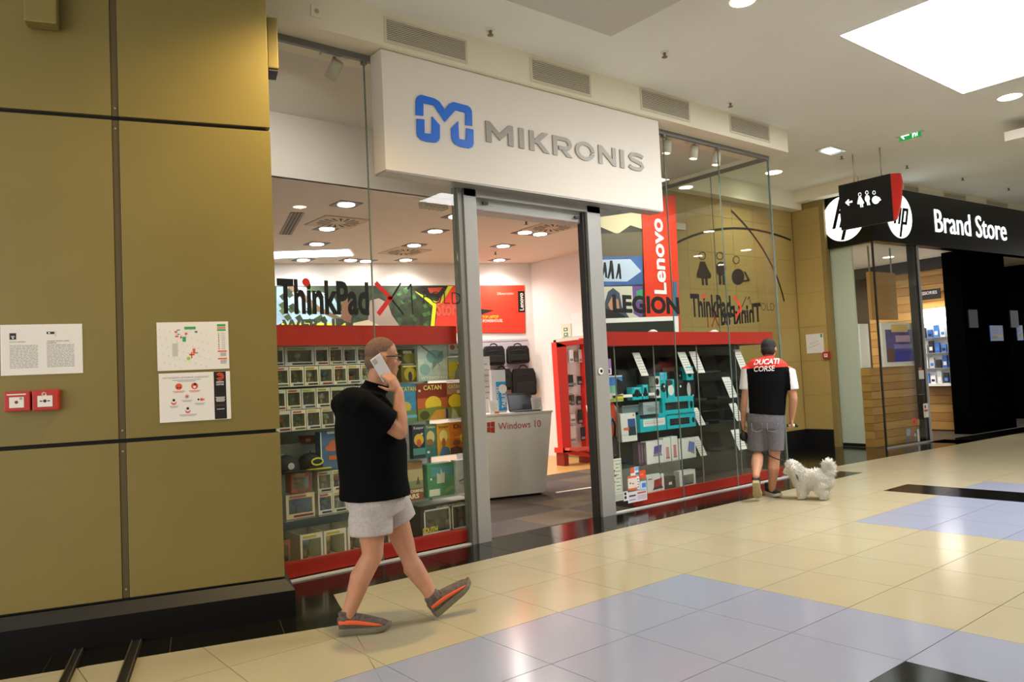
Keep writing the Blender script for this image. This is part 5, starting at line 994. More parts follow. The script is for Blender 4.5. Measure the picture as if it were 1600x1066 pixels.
wl = struct('wall_plank', MB(HT).box(3.42,3.5,.35,4.2,0,3.43,M('plank_gap','#3a2a18',.7)))
for k in range(20):
    MB(HT).box(3.405,3.42,.30,1.05,.03+k*.17,.192+k*.17,WOODS[(k*7)%4]).build('plank', wl); MB(HT).box(3.405,3.42,1.054,2.2,.03+k*.17,.192+k*.17,WOODS[(k*5+1)%4]).build('plank', wl)
struct('trim_5', MB(HT).box(3.30,3.42,.2,4.2,3.2,3.43,M('trim_dark','#211a14',.5)))
# black front panel wall with blue posters
bp = struct('wall_black', MB(HT).box(2.86,4.62,.02,.34,0,3.43,M('panel_black','#050505',.6,spec=0)))
struct('wall_black', MB(HT).box(5.3,12,1.9,2.0,0,3.43,M('panel_black','#050505',.6,spec=0)).box(6.9,7.0,.02,1.9,0,3.43,M('panel_black','#050505',.6,spec=0)))
struct('wall_far_shop', MB(HT).box(7.0,21,-.05,.3,0,4.48,M('panel_black','#050505',.6,spec=0)))
def blueposter(px0, px1, lab):
    u0,_ = hu(px0,520,.01); u1,_ = hu(px1,520,.01); t = thing('blue_poster', HT @ V3(((u0+u1)/2,.01,1.72)), lab, 'poster'); MB(HT).box(u0,u1,.005,.0195,1.72,2.02,M('poster_blue_print','#2f62c4',.4)).build('sheet', t)
    w = u1-u0; MB(HT).box(u0+w*.4,u0+w*.95,.003,.005,1.79,1.85,C('#b9b48a')).box(u0+w*.15,u0+w*.5,.003,.005,1.76,1.82,C('#7fa070')).build('print', t); mb = MB(HT); mb.text('BACK TO', (u0+w*.25,.002,1.93), X3, Z3, w*.5, .025, PAPER, .02, .001); mb.text('SCHOOL', (u0+w*.2,.002,1.89), X3, Z3, w*.6, .03, PAPER, .02, .001); mb.build('lettering', t)
blueposter(1547,1567,'blue poster on the black wall nearer the plank wall'); blueposter(1589,1598,'blue poster on the black wall at the frame edge')
for px in (1512,1577): 
    u,_ = hu(px,490,.01); tag(MB(HT).box(u,u+.34,-.005,.0195,1.98,2.32,M('grey_panel','#1d1d1f',.4,spec=.1)).build('steel_plate'), 'dark steel plate on the black wall %s the blue poster' % ('before' if px < 1540 else 'past'), 'plate')
# framed picture, hanging wood panel, white panel
x0,z1 = hu(1377,507,.2); x1,z0 = hu(1438,570,.2); z1 = 2.09; z0 = 1.335
t = thing('framed_picture', HT @ V3(((x0+x1)/2,.2,z0)), 'white framed purple and blue picture above the low plank wall', 'picture')
MB(HT).box(x0,x1,.2,.24,z0,z1,WHITE).build('frame', t, bevel=.004); PUR = M('picture_purple','#4a3a8a',.3,noise=(4,.8)); 
MB(HT).box(x0+.1,x1-.08,.196,.2,z0+.08,z1-.12,PUR).build('print', t); mb = MB(HT); w = x1-x0
for c, a, b, cc, d in (('#2a2fb0',.3,.92,.1,.35),('#c9a0c8',.35,.75,.55,.7),('#e8c27a',.25,.7,.78,.95),('#6a3f2c',.1,.3,.1,.4),('#8a86d0',.3,.8,.4,.5)): mb.box(x0+w*a,x0+w*b,.194,.196,z0+.76*cc,z0+.76*d,C(c))
mb.build('print', t)
tag(MB(HT).box(.14,.40,.42,.46,1.335,2.09,WHITE).build('display_board'), 'plain white board beside the framed purple picture', 'board')
tag(MB(HT).box(.35,1.15,.30,.36,2.15,2.98,WOODS[1]).box(.4,.42,.32,.34,2.98,3.43,ALUD).box(1.08,1.10,.32,.34,2.98,3.43,ALUD).build('hanging_board'), 'brown wooden board hanging inside the far shop window', 'board')
# accessory shelf with goods
t = thing('accessory_shelf', HT @ V3((3.38,.75,.9)), 'lit white wall shelf of blue accessory packs in the far shop', 'shelf')
MB(HT).box(3.37,3.405,.42,1.08,.92,2.42,M('shelf_back','#dfe3e6',.5)).build('back_panel', t); MB(HT).box(3.18,3.37,.40,1.10,2.16,2.42,M('shelf_glow','#fff8ec',.5,emit=2.5)).build('light_box', t); MB(HT).box(3.05,3.37,.40,1.10,.90,.95,WHITE).build('shelf_board', t)
for z in (1.25,1.55,1.85): MB(HT).box(3.2,3.37,.42,1.08,z-.012,z,M('shelf_edge','#8d9296',.4)).build('shelf_board', t)
k = 0
for zi, z in enumerate((.951,1.251,1.551,1.851)):
    for j in range(5):
        v = .46+j*.125; c = ('#2f5fb8','#e4e6e8','#1b1d22','#3f7fd0','#c9ccd0')[(j*2+zi*3)%5]; hh = .16+.04*((j+zi)%3)
        o = thing('accessory_pack', HT @ V3((3.3,v,z)), 'accessory pack, %s from the black wall on the %s board of the lit shelf' % (ORD[j],('lowest','second','third','highest')[zi]), 'pack', 'packs on the lit shelf')
        MB(HT).box(3.27,3.31,v,v+.09,z,z+hh,C(c,.4)).build('pack', o); MB(HT).box(3.268,3.27,v+.015,v+.075,z+hh*.2,z+hh*.5,C(('#15171a','#3f7fd0','#e4e6e8')[(j+zi)%3])).build('print', o)
v0,z0 = hv(1447,463,3.3); o = thing('category_sign', HT @ V3((3.3,v0,z0)), 'small black hanging sign with white letters above the lit shelf', 'sign'); MB(HT).box(3.30,3.32,v0-.28,v0+.32,z0-.07,z0+.13,BLK).build('plate', o); mb = MB(HT); mb.text('ACCESSORIES', (3.298,v0+.28,z0+.03), (0,-1,0), Z3, .5, .06, PAPER, .01, .001); mb.build('lettering', o); MB(HT).box(3.308,3.312,v0+.1,v0+.105,z0+.13,3.43,ALUD).build('hanger', o)
tag(MB(HT).hexa([(1.9,1.0,.004),(2.2,1.0,.004),(2.2,1.5,.004),(1.9,1.5,.004)],[(1.7,.9,.95),(2.25,.9,.95),(2.25,1.6,.95),(1.7,1.6,.95)],WOODS[1]).build('wood_counter'), 'tapered wooden counter under the lit white shelf', 'counter')
# stickers on the far glass
def hstick(px0,py0,px1,py1,c,prints=()):
    u0,z1 = hu(px0,py0,-.002); u1,z0 = hu(px1,py1,-.002); mb = MB(HT).box(u0,u1,-.002,-.0005,z0,z1,C(c))
    for (pc,a,b,cc,d) in prints: mb.box(u0+(u1-u0)*a,u0+(u1-u0)*b,-.003,-.002,z0+(z1-z0)*cc,z0+(z1-z0)*d,C(pc))
    return mb.build('sticker', ph)
hstick(1416,671,1423,680,'#7d95ad'); hstick(1424,672,1427,690,'#b5634a',[('#4a5a6a',.1,.9,.1,.5)]); hstick(1428,674,1432,690,'#5a6878',[('#c9c4b8',.2,.8,.5,.8)]); hstick(1433,671,1437,690,'#c9c9c8'); hstick(1416,684,1421,690,'#4f657f'); hstick(1425,654,1432,664,'#d4492c',[('#8a3a24',.3,.7,.3,.7)]); hstick(1433,656,1437,664,'#b3803a')
o = thing('door_notice', HT @ V3((1.3,-.02,.5)), 'white and orange notice stuck on the black door post', 'notice'); u0,z1 = hu(1443,631,.02); u1,z0 = hu(1452,652,.02); MB(HT).box(u0,u1,.026,.0295,z0,z1,PAPER).build('sheet', o); MB(HT).box(u0+.02,u1-.02,.0245,.026,z0+.1,z0+.14,C('#e0623a')).box(u0+.04,u0+.08,.0245,.026,z1-.08,z1-.03,INK).build('print', o)
u0,z1 = hu(1436,579,.02); o = thing('alarm_plate', HT @ V3((u0,.0,z1-.15)), 'small white plate with red top on the black door post', 'plate'); MB(HT).box(u0,u0+.15,.02,.0295,z1-.15,z1,PAPER).build('plate', o); MB(HT).box(u0,u0+.08,.02,.0295,z1,z1+.05,RED).build('red_tab', o)
for u, v, lab in ((.9,1.2,'above the framed purple picture'),(2.2,1.0,'above the tapered wooden counter'),(2.3,2.6,'deep behind the plank wall'),(4.6,2.2,'behind the black wall with posters'),(5.6,1.0,'past the black wall at the frame edge')):
    downlight(HT @ V3((u,v,3.43)), 'round downlight in the far shop ceiling, '+lab, .09, 80, 'far shop downlights', SGLOW, (1,.92,.8))
# ================================================================== HANGING SIGNS
SX = 6.7
hs = thing('hanging_sign', (SX,1.8,3.41), 'black hanging sign with white toilet pictograms, arrow and red curved end', 'sign')
def hq(px, py): return PX(px,py,SX-.03)
def hz(zx, zy): return PX(1280+zx/6.66,170+zy/6.66,SX-.031)
A = hq(1312,291); B = hq(1391,271)
MB().box(SX-.03,SX+.03,1.385,2.155,3.41,4.083,M('sign_black','#0b0a0a',.35)).build('panel', hs, bevel=.004)
fin = [(1.385,4.083),(1.255,4.06),(1.24,3.95),(1.262,3.72),(1.30,3.55),(1.345,3.43),(1.385,3.41)]
MB().prism([(SX-.02,y,z) for y, z in fin], (.04,0,0), M('sign_red','#c2281c',.4)).build('end_fin', hs)
IW = M('pictogram_white','#f0f4f2',.5,emit=.55)
def hpoly(pts, name='pictogram'): 
    mb = MB(); mb.prism([hz(*p) for p in pts], (-.003,0,0), IW); return mb
hpoly([(270,978),(305,940),(312,950),(300,968),(345,955),(347,975),(302,986),(318,1002),(306,1010)]).build('arrow', hs)
def hring(cx, cy, rx, ry, th): return arc_pts(cx,cy,rx,0,345,16,ry)+arc_pts(cx,cy,rx-th,345,0,16,ry-th)
for cx, cy in ((423,893),(496,873),(571,873)): hpoly(hring(cx,cy,17,21,6)).build('pictogram_head', hs)
hpoly([(412,915),(434,915),(468,978),(462,988),(402,995),(397,985)]).build('pictogram_body', hs); hpoly([(424,992),(438,990),(442,1025),(430,1027)]).build('pictogram_leg', hs); hpoly([(444,990),(454,988),(460,1022),(449,1024)]).build('pictogram_leg', hs)
hpoly(arc_pts(501,935,25,0,345,16,38)).build('pictogram_body', hs); hpoly([(495,970),(507,968),(512,1005),(501,1006)]).build('pictogram_leg', hs); hpoly([(513,967),(522,965),(532,1001),(520,1003)]).build('pictogram_leg', hs)
hpoly(arc_pts(588,950,38,0,345,18,42)).build('pictogram_body', hs); hpoly([(612,918),(626,920),(645,950),(618,965),(624,948)]).build('pictogram_leg', hs)
for px, py in ((1332,243),(1374,228)):
    p = PX(px,py,SX); MB().tube([(SX,p.y,4.08),(SX,p.y,4.4995)], .008, 8, M('hanger_steel','#b5a98c',.4,.4)).build('hanger', hs)
ex = thing('exit_sign', (6.45,1.0,4.3), 'green emergency exit sign with white arrow hanging from the ceiling', 'sign')
EX = 6.45
def ez(zx, zy): return PX(1280+zx/6.66,170+zy/6.66,EX-.011)
a = ez(835,350); b = ez(1050,170); b2 = ez(1050,285); a2 = ez(835,240)
GRN = M('exit_green','#159a46',.4,emit=.35)
MB().box(EX-.01,EX+.01,min(a.y,b.y),max(a.y,b.y),(a.z+b2.z)/2,(a2.z+b.z)/2,GRN).build('panel', ex); zt = (a2.z+b.z)/2
MB().box(EX-.04,EX+.04,b.y-.04,a.y+.05,zt,4.4995,M('exit_housing','#cfcabd',.4)).build('housing', ex); MB().box(EX-.011,EX+.011,b.y,a.y,(a.z+b2.z)/2-.012,(a.z+b2.z)/2,M('exit_edge','#d8c0b8',.3)).build('edge', ex)
def epoly(pts): mb = MB(); mb.prism([ez(*p) for p in pts], (-.002,0,0), IW); return mb
epoly([(845,292),(880,252),(888,262),(872,280),(935,262),(937,275),(872,292),(890,312),(880,322)]).build('arrow', ex)
epoly([(963,208),(1018,195),(1026,280),(1018,282),(1010,206),(972,214),(980,298),(970,300)]).build('doorway', ex); epoly(arc_pts(990,218,7,0,330,10)).build('runner_head', ex); epoly([(985,228),(1000,224),(1012,235),(1002,238),(1000,252),(1012,262),(1004,290),(996,286),(1000,266),(990,260),(978,290),(970,284),(984,258),(984,240),(974,248),(970,242)]).build('runner', ex)
# ================================================================== PEOPLE AND DOG
def fuse(mb, voxel, smooth=6, assign=None, mats=None, factor=.5):
    me = bpy.data.meshes.new('fuse'); me.from_pydata([tuple(p) for p in mb.v], [], mb.f)
    bm = bmesh.new(); bm.from_mesh(me); bmesh.ops.recalc_face_normals(bm, faces=bm.faces); bm.to_mesh(me); bm.free()
    ob = bpy.data.objects.new('fuse', me); COL.objects.link(ob)
    r = ob.modifiers.new('r','REMESH'); r.mode = 'VOXEL'; r.voxel_size = voxel; r.use_smooth_shade = True
    if smooth: s = ob.modifiers.new('s','SMOOTH'); s.factor = factor; s.iterations = smooth
    dg = bpy.context.evaluated_depsgraph_get(); out = bpy.data.meshes.new_from_object(ob.evaluated_get(dg)); bpy.data.objects.remove(ob); bpy.data.meshes.remove(me)
    out.materials.clear()
    for m in mats: out.materials.append(m)
    if assign: out.polygons.foreach_set('material_index', [assign(p.center) for p in out.polygons])
    out.polygons.foreach_set('use_smooth', [True]*len(out.polygons)); return out
def put(name, me, parent):
    o = ORG[parent.name]; me.transform(Matrix.Translation(-o)); me.name = name; return link(name, me, o, parent)
def capsule(mb, pts, rad, n=14, ref=None):
    mb.tube(pts, rad, n, SKIN, ref=ref)
    for p, r in ((pts[0],rad[0]),(pts[-1],rad[-1])):
        r = r if not isinstance(r,(tuple,list)) else min(r); mb.ball(p, r*.98, SKIN, 12, 8)
SKIN = M('skin', '#c08a6c', .55, noise=(25,.06), spec=.35)
SKIN2 = M('skin_pale', '#b8866a', .55, noise=(25,.06), spec=.35)
def hand(mb, w, d, n, s, curls, sc=1.0, thumb=.5):    # wrist, direction, palm-facing normal, thumb side
    w = V3(w); d = V3(d).normalized(); n = V3(n); n = (n-d*n.dot(d)).normalized(); s = V3(s); s = (s-d*s.dot(d)-n*s.dot(n)).normalized()
    mb.tube([w, w+d*.03*sc, w+d*.06*sc, w+d*.088*sc], [(.017*sc,.026*sc),(.017*sc,.036*sc),(.015*sc,.042*sc),(.012*sc,.040*sc)], 12, SKIN, ref=n)
    for i, (o, L) in enumerate(((.030,.078),(.010,.088),(-.010,.082),(-.029,.066))):
        p = w+d*.082*sc+s*o*sc; cd = V3(d)+s*o*1.5; cd.normalize(); path = [p-d*.02*sc, p]; a = 0
        for k, fr in enumerate((.42,.32,.26)):
            a += curls[i]*(.75,1,.8)[k]; v = cd*math.cos(a)+n*math.sin(a); path.append(path[-1]+v*L*fr*sc)
        mb.tube(path, [.0095*sc,.0095*sc,.009*sc,.008*sc,.0065*sc], 8, SKIN); mb.ball(path[-1], .0065*sc, SKIN, 8, 6)
    p = w+d*.028*sc+s*.03*sc; v1 = (d*.55+s*.75+n*.35).normalized(); v2 = (d*.85+s*.2+n*thumb).normalized()
    path = [p-s*.015*sc, p, p+v1*.035*sc, p+v1*.035*sc+v2*.03*sc, p+v1*.035*sc+v2*.055*sc]; mb.tube(path, [.013*sc,.013*sc,.011*sc,.0095*sc,.007*sc], 8, SKIN); mb.ball(path[-1], .007*sc, SKIN, 8, 6)
def head(mb, c, f, up=Z3):
    f = V3(f).normalized(); up = V3(up); up = (up-f*up.dot(f)).normalized(); l = up.cross(f); R = Matrix((f,l,up)).transposed()
    q = lambda a,b,cc: c+f*a+l*b+up*cc
    mb.ball(q(-.012,0,.035),(.098,.078,.092),SKIN,18,12,R); mb.ball(q(.025,0,-.035),(.066,.060,.082),SKIN,16,10,R); mb.ball(q(.055,0,-.092),(.034,.034,.026),SKIN,12,8,R)
    mb.ball(q(.0,0,-.06),(.07,.064,.05),SKIN,14,8,R); mb.ball(q(.074,0,.022),(.018,.055,.013),SKIN,12,8,R)
    mb.tube([q(.082,0,.012),q(.098,0,-.012),q(.108,0,-.032)], [.009,.011,.014], 8, SKIN); mb.ball(q(.098,.012,-.036),.009,SKIN,8,6); mb.ball(q(.098,-.012,-.036),.009,SKIN,8,6)
    mb.ball(q(.085,0,-.062),(.012,.026,.008),SKIN,10,6,R); mb.ball(q(.083,0,-.073),(.012,.023,.008),SKIN,10,6,R)
    for sg in (-1,1):
        mb.ball(q(-.012,sg*.080,-.005),(.020,.008,.032),SKIN,12,8,R); mb.ball(q(.05,sg*.043,-.028),(.03,.022,.026),SKIN,10,8,R)
    return q, R
def face_bits(q, R, parent, iris='#3b2a1c'):
    for sg in (-1,1):
        MB().ball(q(.073,sg*.031,.004),(.011,.013,.009),C('#e9e4dc',.3),10,8,R).build('eye', parent); MB().ball(q(.082,sg*.031,.004),(.0035,.0055,.0055),C(iris,.3),8,6,R).build('iris', parent)
        MB().tube([q(.083,sg*.014,.022),q(.088,sg*.032,.027),q(.078,sg*.052,.022)], [.003,.004,.002], 6, M('brow','#4a3628',.8)).build('eyebrow', parent)
    MB().ball(q(.0945,0,-.0675),(.005,.022,.003),M('lip','#9a5c4c',.5),10,6,R).build('lips', parent)
def hair(q, R, keep, mat, sc, parent, voxel=.007, extra=None):
    mb = MB(); mb.ball(q(-.012,0,.035),(.098*sc,.078*sc,.092*sc),mat,24,18,R); mb.ball(q(-.035,0,-.015),(.075*sc,.072*sc,.075*sc),mat,20,14,R)
    if extra: extra(mb)
    me = fuse(mb, voxel, 2, None, [mat]); bm = bmesh.new(); bm.from_mesh(me); inv = R.transposed(); c = q(0,0,0)
    bmesh.ops.delete(bm, geom=[fc for fc in bm.faces if not keep(inv @ (fc.calc_center_median()-c))], context='FACES'); bm.to_mesh(me); bm.free(); return put('hair', me, parent)
def shoe(parent, heel, toe, up, upper, sole, L=.285, stripe=None, w=.05, side=1, laces='#2a2522'):
    heel = V3(heel); f = (V3(toe)-heel).normalized(); up = V3(up); up = (up-f*up.dot(f)).normalized(); r = f.cross(up); T = Matrix(((f.x,r.x,up.x,heel.x),(f.y,r.y,up.y,heel.y),(f.z,r.z,up.z,heel.z),(0,0,0,1)))
    S = L/.285; pr = [(0,.030,.0),(.02,.037,0),(.07,.038,0),(.13,.040,0),(.20,.049,.002),(.245,.043,.008),(.275,.026,.018),(.287,.010,.026)]
    lo = [(x*S,-h*w/.05,z) for x,h,z in pr]+[(x*S,h*w/.05,z) for x,h,z in reversed(pr)]
    mb = MB(T); n = len(lo); th = [.042 if x < .1*S else .038 if x < .2*S else .03 for x,_,_ in lo]
    mb.add([(x,y,z) for x,y,z in lo]+[(x*1.0,y*1.04,z+th[i]) for i,(x,y,z) in enumerate(lo)], [list(range(n))[::-1], list(range(n,2*n))]+[[i,(i+1)%n,n+(i+1)%n,n+i] for i in range(n)], sole)
    mb.build('shoe_sole', parent, bevel=.011)
    mb = MB(T); mb.tube([(-.004*S,0,.062),(.03*S,0,.068),(.08*S,0,.072),(.14*S,0,.063),(.20*S,0,.050),(.25*S,0,.042),(.282*S,0,.034)], [(.036,.026),(.05,.038),(.05,.038),(.042,.039),(.033,.044),(.024,.038),(.010,.016)], 14, upper, ref=up)
    mb.tube([(.05*S,0,.07),(.046*S,0,.11),(.04*S,0,.14)], [(.055,.038),(.052,.039),(.05,.040)], 14, upper, ref=f)
    me = fuse(mb, .006, 4, None, [upper]); put('shoe_upper', me, parent)
    if stripe:
        mb = MB(T)
        for sg in (1,): mb.tube([(.0*S,sg*.032,.078),(.05*S,sg*.042,.078),(.10*S,sg*.042,.072),(.15*S,sg*.044,.062),(.20*S,sg*.046,.052),(.235*S,sg*.040,.044)], [(.011,.004),(.014,.004),(.013,.004),(.011,.004),(.008,.004),(.003,.003)], 8, stripe, ref=(T.to_3x3() @ V3((0,0,1))))
        mb2 = MB(); mb2.v = mb.v; mb2.f = mb.f; mb2.m = mb.m; mb2.sm = mb.sm; mb2.mats = mb.mats; mb2.build('stripe', parent)
    mb = MB(T)
    for k in range(5): x = (.09+k*.022)*S; z = .122-k*.0115; mb.tube([(x,-.028,z-.014),(x+.006,0,z),(x,.028,z-.014)], .003, 6, C(laces))
    mb.build('laces', parent)
# ------------------------------------------------------------------ man on the phone
P1 = thing('person', PZ(590,985), 'man in black polo and pale grey shorts walking while talking on phone', 'person')
yb = .56
J = dict(hipR=PY(578,776,.50), kneeR=PY(582,868,.52), ankR=PY(552,962,.60), hipL=PY(603,772,.64), kneeL=PY(634,858,.60), ankL=PY(672,936,.54))
heelR = PZ(530,993); toeR = PZ(606,985); heelL = PZ(681,967)+V3((0,.0,.012)); toeL = PY(731,919,heelL.y-.03)
J['ankR'] = heelR+(toeR-heelR).normalized()*.045+Z3*.10
fl = (toeL-heelL).normalized(); upL = (Z3-fl*Z3.dot(fl)).normalized(); J['ankL'] = heelL+fl*.045+upL*.10
body = MB()
for s in 'RL':
    h, k, a = J['hip'+s], J['knee'+s], J['ank'+s]; m1 = h.lerp(k,.5); m2 = k.lerp(a,.35)+V3((-.018,0,0))
    capsule(body, [h, m1, k, m2, k.lerp(a,.75), a], [.075,.082,.062,.064,.046,.040])
    hl, to = (heelR,toeR) if s == 'R' else (heelL,toeL); d = (to-hl).normalized(); u = (Z3-d*Z3.dot(d)).normalized()
    capsule(body, [a, hl+d*.10+u*.055, hl+d*.21+u*.035], [.036,.034,.025])
pel = PY(588,770,yb); ch = PY(578,668,yb); nk = PY(588,606,yb)
TOR = [(PY(585,790,yb),.15,.18),(PY(584,748,yb),.185,.205),(PY(581,702,yb),.195,.21),(PY(574,662,yb),.18,.205),(PY(569,632,yb),.145,.195),(PY(575,614,yb),.095,.135)]
body.tube([t[0] for t in TOR], [(a*.92,b*.92) for _,a,b in TOR], 20, SKIN, ref=X3)
hc = PY(598,560,.50); fd = V3((.97,-.24,-.04)); 
capsule(body, [PY(580,622,yb),PY(588,602,.54),hc+V3((-.02,0,-.05))], [.07,.062,.060])
q1, R1 = head(body, hc, fd)
shR = PY(558,630,.38); elR = PY(625,675,.325); wrR = PY(623,612,.37); shL = V3((shR.x+.10,.70,shR.z-.01)); elL = shL+V3((.07,.0,-.27)); wrL = elL+V3((.12,-.02,-.19))
capsule(body, [shR, shR.lerp(elR,.5), elR], [.062,.054,.046]); capsule(body, [elR, elR.lerp(wrR,.3), elR.lerp(wrR,.7), wrR], [.045,.047,.036,.029]); capsule(body, [shL,shL.lerp(elL,.5),elL], [.06,.052,.044]); capsule(body, [elL, elL.lerp(wrL,.35), wrL], [.044,.044,.028])
phT = PY(588,561,.40); phB = PY(606,592,.405); phd = (phT-phB).normalized()
hd = (PY(604,580,.385)-wrR).normalized()
hand(body, wrR, hd, (-.35,.9,.1), (-.6,.1,-.5), (.42,.5,.55,.6), 1.02, .8)
hand(body, wrL, (.3,0,-.95), (0,-1,0), (1,0,0), (.3,.35,.4,.45))
put('body', fuse(body, .0065, 5, None, [SKIN]), P1); face_bits(q1, R1, P1)
HAIRM = M('hair_cropped', '#6e5444', .85, noise=(220,.5), bump=.6)
hair(q1, R1, lambda p: (p.z > .04+.85*p.x if p.x > -.01 else p.z > -.06) and not(abs(p.y) > .06 and -.04 < p.x and p.z < .035), HAIRM, 1.015, P1)
GF = M('glasses_black','#101014',.3)
gl = MB()
for sg in (-1,1):
    gl.tube([q1(.098,sg*.033+.024*math.cos(a),.002+.016*math.sin(a)) for a in [2*math.pi*k/14 for k in range(15)]], .0032, 6, GF); gl.tube([q1(.095,sg*.057,.008),q1(.05,sg*.079,.010),q1(-.01,sg*.082,.008),q1(-.022,sg*.080,-.008)], .0036, 6, GF)
gl.tube([q1(.1,-.009,.006),q1(.103,0,.009),q1(.1,.009,.006)], .002, 6, GF); gl.build('glasses', P1)
POLO = M('polo_black', '#030406', .9, noise=(90,.25), bump=.15, spec=.12)
sh = MB(); sh.tube([PY(586,776,yb)]+[t[0] for t in TOR[1:]], [(.208,.232)]+[(a*1.06,b*1.06) for _,a,b in TOR[1:]], 24, POLO, ref=X3)
for s0, e0 in ((shR,elR),(shL,elL)): sh.tube([s0+(s0-e0)*.10, s0, s0.lerp(e0,.4), s0.lerp(e0,.74)], [.07,.094,.09,.088], 16, POLO)
sh.ball(shR+V3((0,.04,.005)),(.11,.11,.09),POLO); sh.ball(shL+V3((-.03,-.05,0)),(.10,.09,.08),POLO); sh.tube([PY(579,622,yb),PY(587,603,.545)], [.095,.072], 18, POLO)
put('shirt', fuse(sh, .011, 5, None, [POLO]), P1)
MB().tube([PY(586,609,.55),PY(589,599,.543)], [.078,.074], 18, POLO, cap=False).build('collar', P1)
SHORT = M('shorts_grey', '#b9b0ab', .9, noise=(70,.12), bump=.2)
hm = PY(580,836,.49); hm2 = PY(624,816,.62); sr = MB(); sr.tube([PY(585,752,yb),PY(586,778,yb),PY(590,802,yb)], [(.165,.19),(.178,.20),(.15,.18)], 22, SHORT, ref=X3)
sr.tube([J['hipR']+V3((.02,.03,-.04)), J['hipR'].lerp(hm,.6), hm], [(.115,.105),(.134,.118),(.13,.116)], 18, SHORT, ref=X3); sr.tube([J['hipL']+V3((0,-.03,-.03)), J['hipL'].lerp(hm2,.5), hm2], [(.115,.105),(.122,.11),(.115,.105)], 18, SHORT, ref=X3)
put('shorts', fuse(sr, .010, 4, None, [SHORT]), P1)
KNIT = M('shoe_knit', '#5f534b', .8, noise=(60,.35)); SOLE = M('shoe_sole_olive', '#6f6a58', .6); ORS = M('shoe_orange', '#e8602e', .6)
shoe(P1, heelR+V3((0,0,.001)), toeR, Z3, KNIT, SOLE, .30, ORS, side=-1); shoe(P1, heelL, toeL, upL, KNIT, SOLE, .30, ORS, side=-1)
ph = thing('smartphone', phB, 'white smartphone held to the ear of the man in black', 'phone'); pr_ = phd.cross(V3((0,1,0))).normalized(); T = Matrix(((pr_.x,0,phd.x,phB.x),(pr_.y,1,phd.y,phB.y),(pr_.z,0,phd.z,phB.z),(0,0,0,1)))
MB(T).box(-.038,.038,-.0045,.0045,0,.155,M('phone_white','#e6e4e0',.25)).build('body', ph, bevel=.0035); MB(T).box(-.034,.034,.0045,.0055,.004,.151,BLK).build('screen', ph); MB(T).box(.006,.034,-.0065,-.0045,.115,.148,M('phone_camera','#b9b7b2',.3)).build('camera_bump', ph)
# ------------------------------------------------------------------ man with the dog
F2 = V3((.86,.51,0)).normalized(); R2 = V3((F2.y,-F2.x,0)); O2 = PZ(1198,777); C2 = F2.dot(O2)
def P2(px, py, f=0): return PL(px, py, F2, C2+f)
PP = thing('person', O2, 'man seen from behind in red and black vest and grey shorts, leading the dog', 'person')
b2 = MB()
tL = PZ(1184,783); tR = PZ(1222,779); hRf = PZ(1199,773); fdv = V3((F2.x,F2.y,0))
toeLp = tL+fdv*.02+Z3*.012; heelLp = toeLp-fdv*.17+Z3*.20      # left foot on its toes, heel up toward the camera
hipL, hipR = P2(1184,655,.0), P2(1210,655,.0); knL, knR = P2(1184,712,.0), P2(1210,712,.02); anR = P2(1206,764,.02); anL = heelLp+F2*.075+Z3*.06
for h, k, a in ((hipL,knL,anL),(hipR,knR,anR)): capsule(b2, [h,h.lerp(k,.5),k,k.lerp(a,.38)-F2*.022,k.lerp(a,.75)-F2*.005,a], [.085,.08,.060,.064,.045,.038])
T2 = [(P2(1196,662),.19,.135),(P2(1196,645),.20,.135),(P2(1197,620),.205,.135),(P2(1198,593),.228,.135),(P2(1199,575),.222,.118),(P2(1200,566),.195,.105),(P2(1200,559.5),.115,.08)]
b2.tube([t[0] for t in T2], [(a*.92,b*.9) for _,a,b in T2], 20, SKIN2, ref=R2)
h2 = P2(1201,547,.05); capsule(b2, [P2(1200,568,.0),P2(1200,558,.02),h2+V3((0,0,-.05))], [.07,.058,.055]); q2, R2m = head(b2, h2, F2+V3((.05,-.12,-.28)))
sL, sR = P2(1170,577,.0), P2(1231,580,.0); eL, eR = P2(1164,625,-.03), P2(1240,624,-.03); wL, wR = P2(1161,660,.02), P2(1237,654,.03)
for s, e, w in ((sL,eL,wL),(sR,eR,wR)): capsule(b2, [s,s.lerp(e,.5),e], [.058,.052,.043]); capsule(b2, [e,e.lerp(w,.35),w], [.043,.042,.028])
hand(b2, wL, (0,0,-1), R2, F2, (.8,.85,.9,.95), 1.0, .6); hand(b2, wR, V3((0,0,-1))+F2*.15, -R2, F2, (.8,.85,.9,.95), 1.0, .6)
put('body', fuse(b2, .0075, 5, None, [SKIN2]), PP); face_bits(q2, R2m, PP)
HD = M('hair_dark', '#17120e', .75, noise=(160,.5), bump=.6)
hair(q2, R2m, lambda p: (p.z > .075-.2*p.x if p.x > .0 else p.z > -.075) and not(abs(p.y) > .068 and p.x > -.035 and p.z < .02), HD, 1.04, PP)
VR = M('vest_red','#d92d1e',.75,noise=(60,.1)); VB = M('vest_black','#060608',.9,noise=(80,.25),spec=.15); VW = M('vest_white','#dcd9da',.8,noise=(60,.05))
v2 = MB(); RT = [(P2(1196,647),.208,.15)]+[(c,a*1.04,b*1.08) for c,a,b in T2[2:]]
v2.tube([t[0] for t in RT], [(a,b) for _,a,b in RT], 24, VB, ref=R2)
for s, e in ((sL,eL),(sR,eR)): v2.tube([s+(s-e)*.08, s, s.lerp(e,.35), s.lerp(e,.68)], [.05,.082,.08,.078], 16, VW)
v2.ball(sL+R2*.05,(.085,.085,.075),VR); v2.ball(sR-R2*.05,(.085,.085,.075),VR); v2.tube([P2(1199.5,569),P2(1200,557,.01)], [.095,.066], 16, VR)
zyk = P2(1199,573).z; cL = sL-O2; 
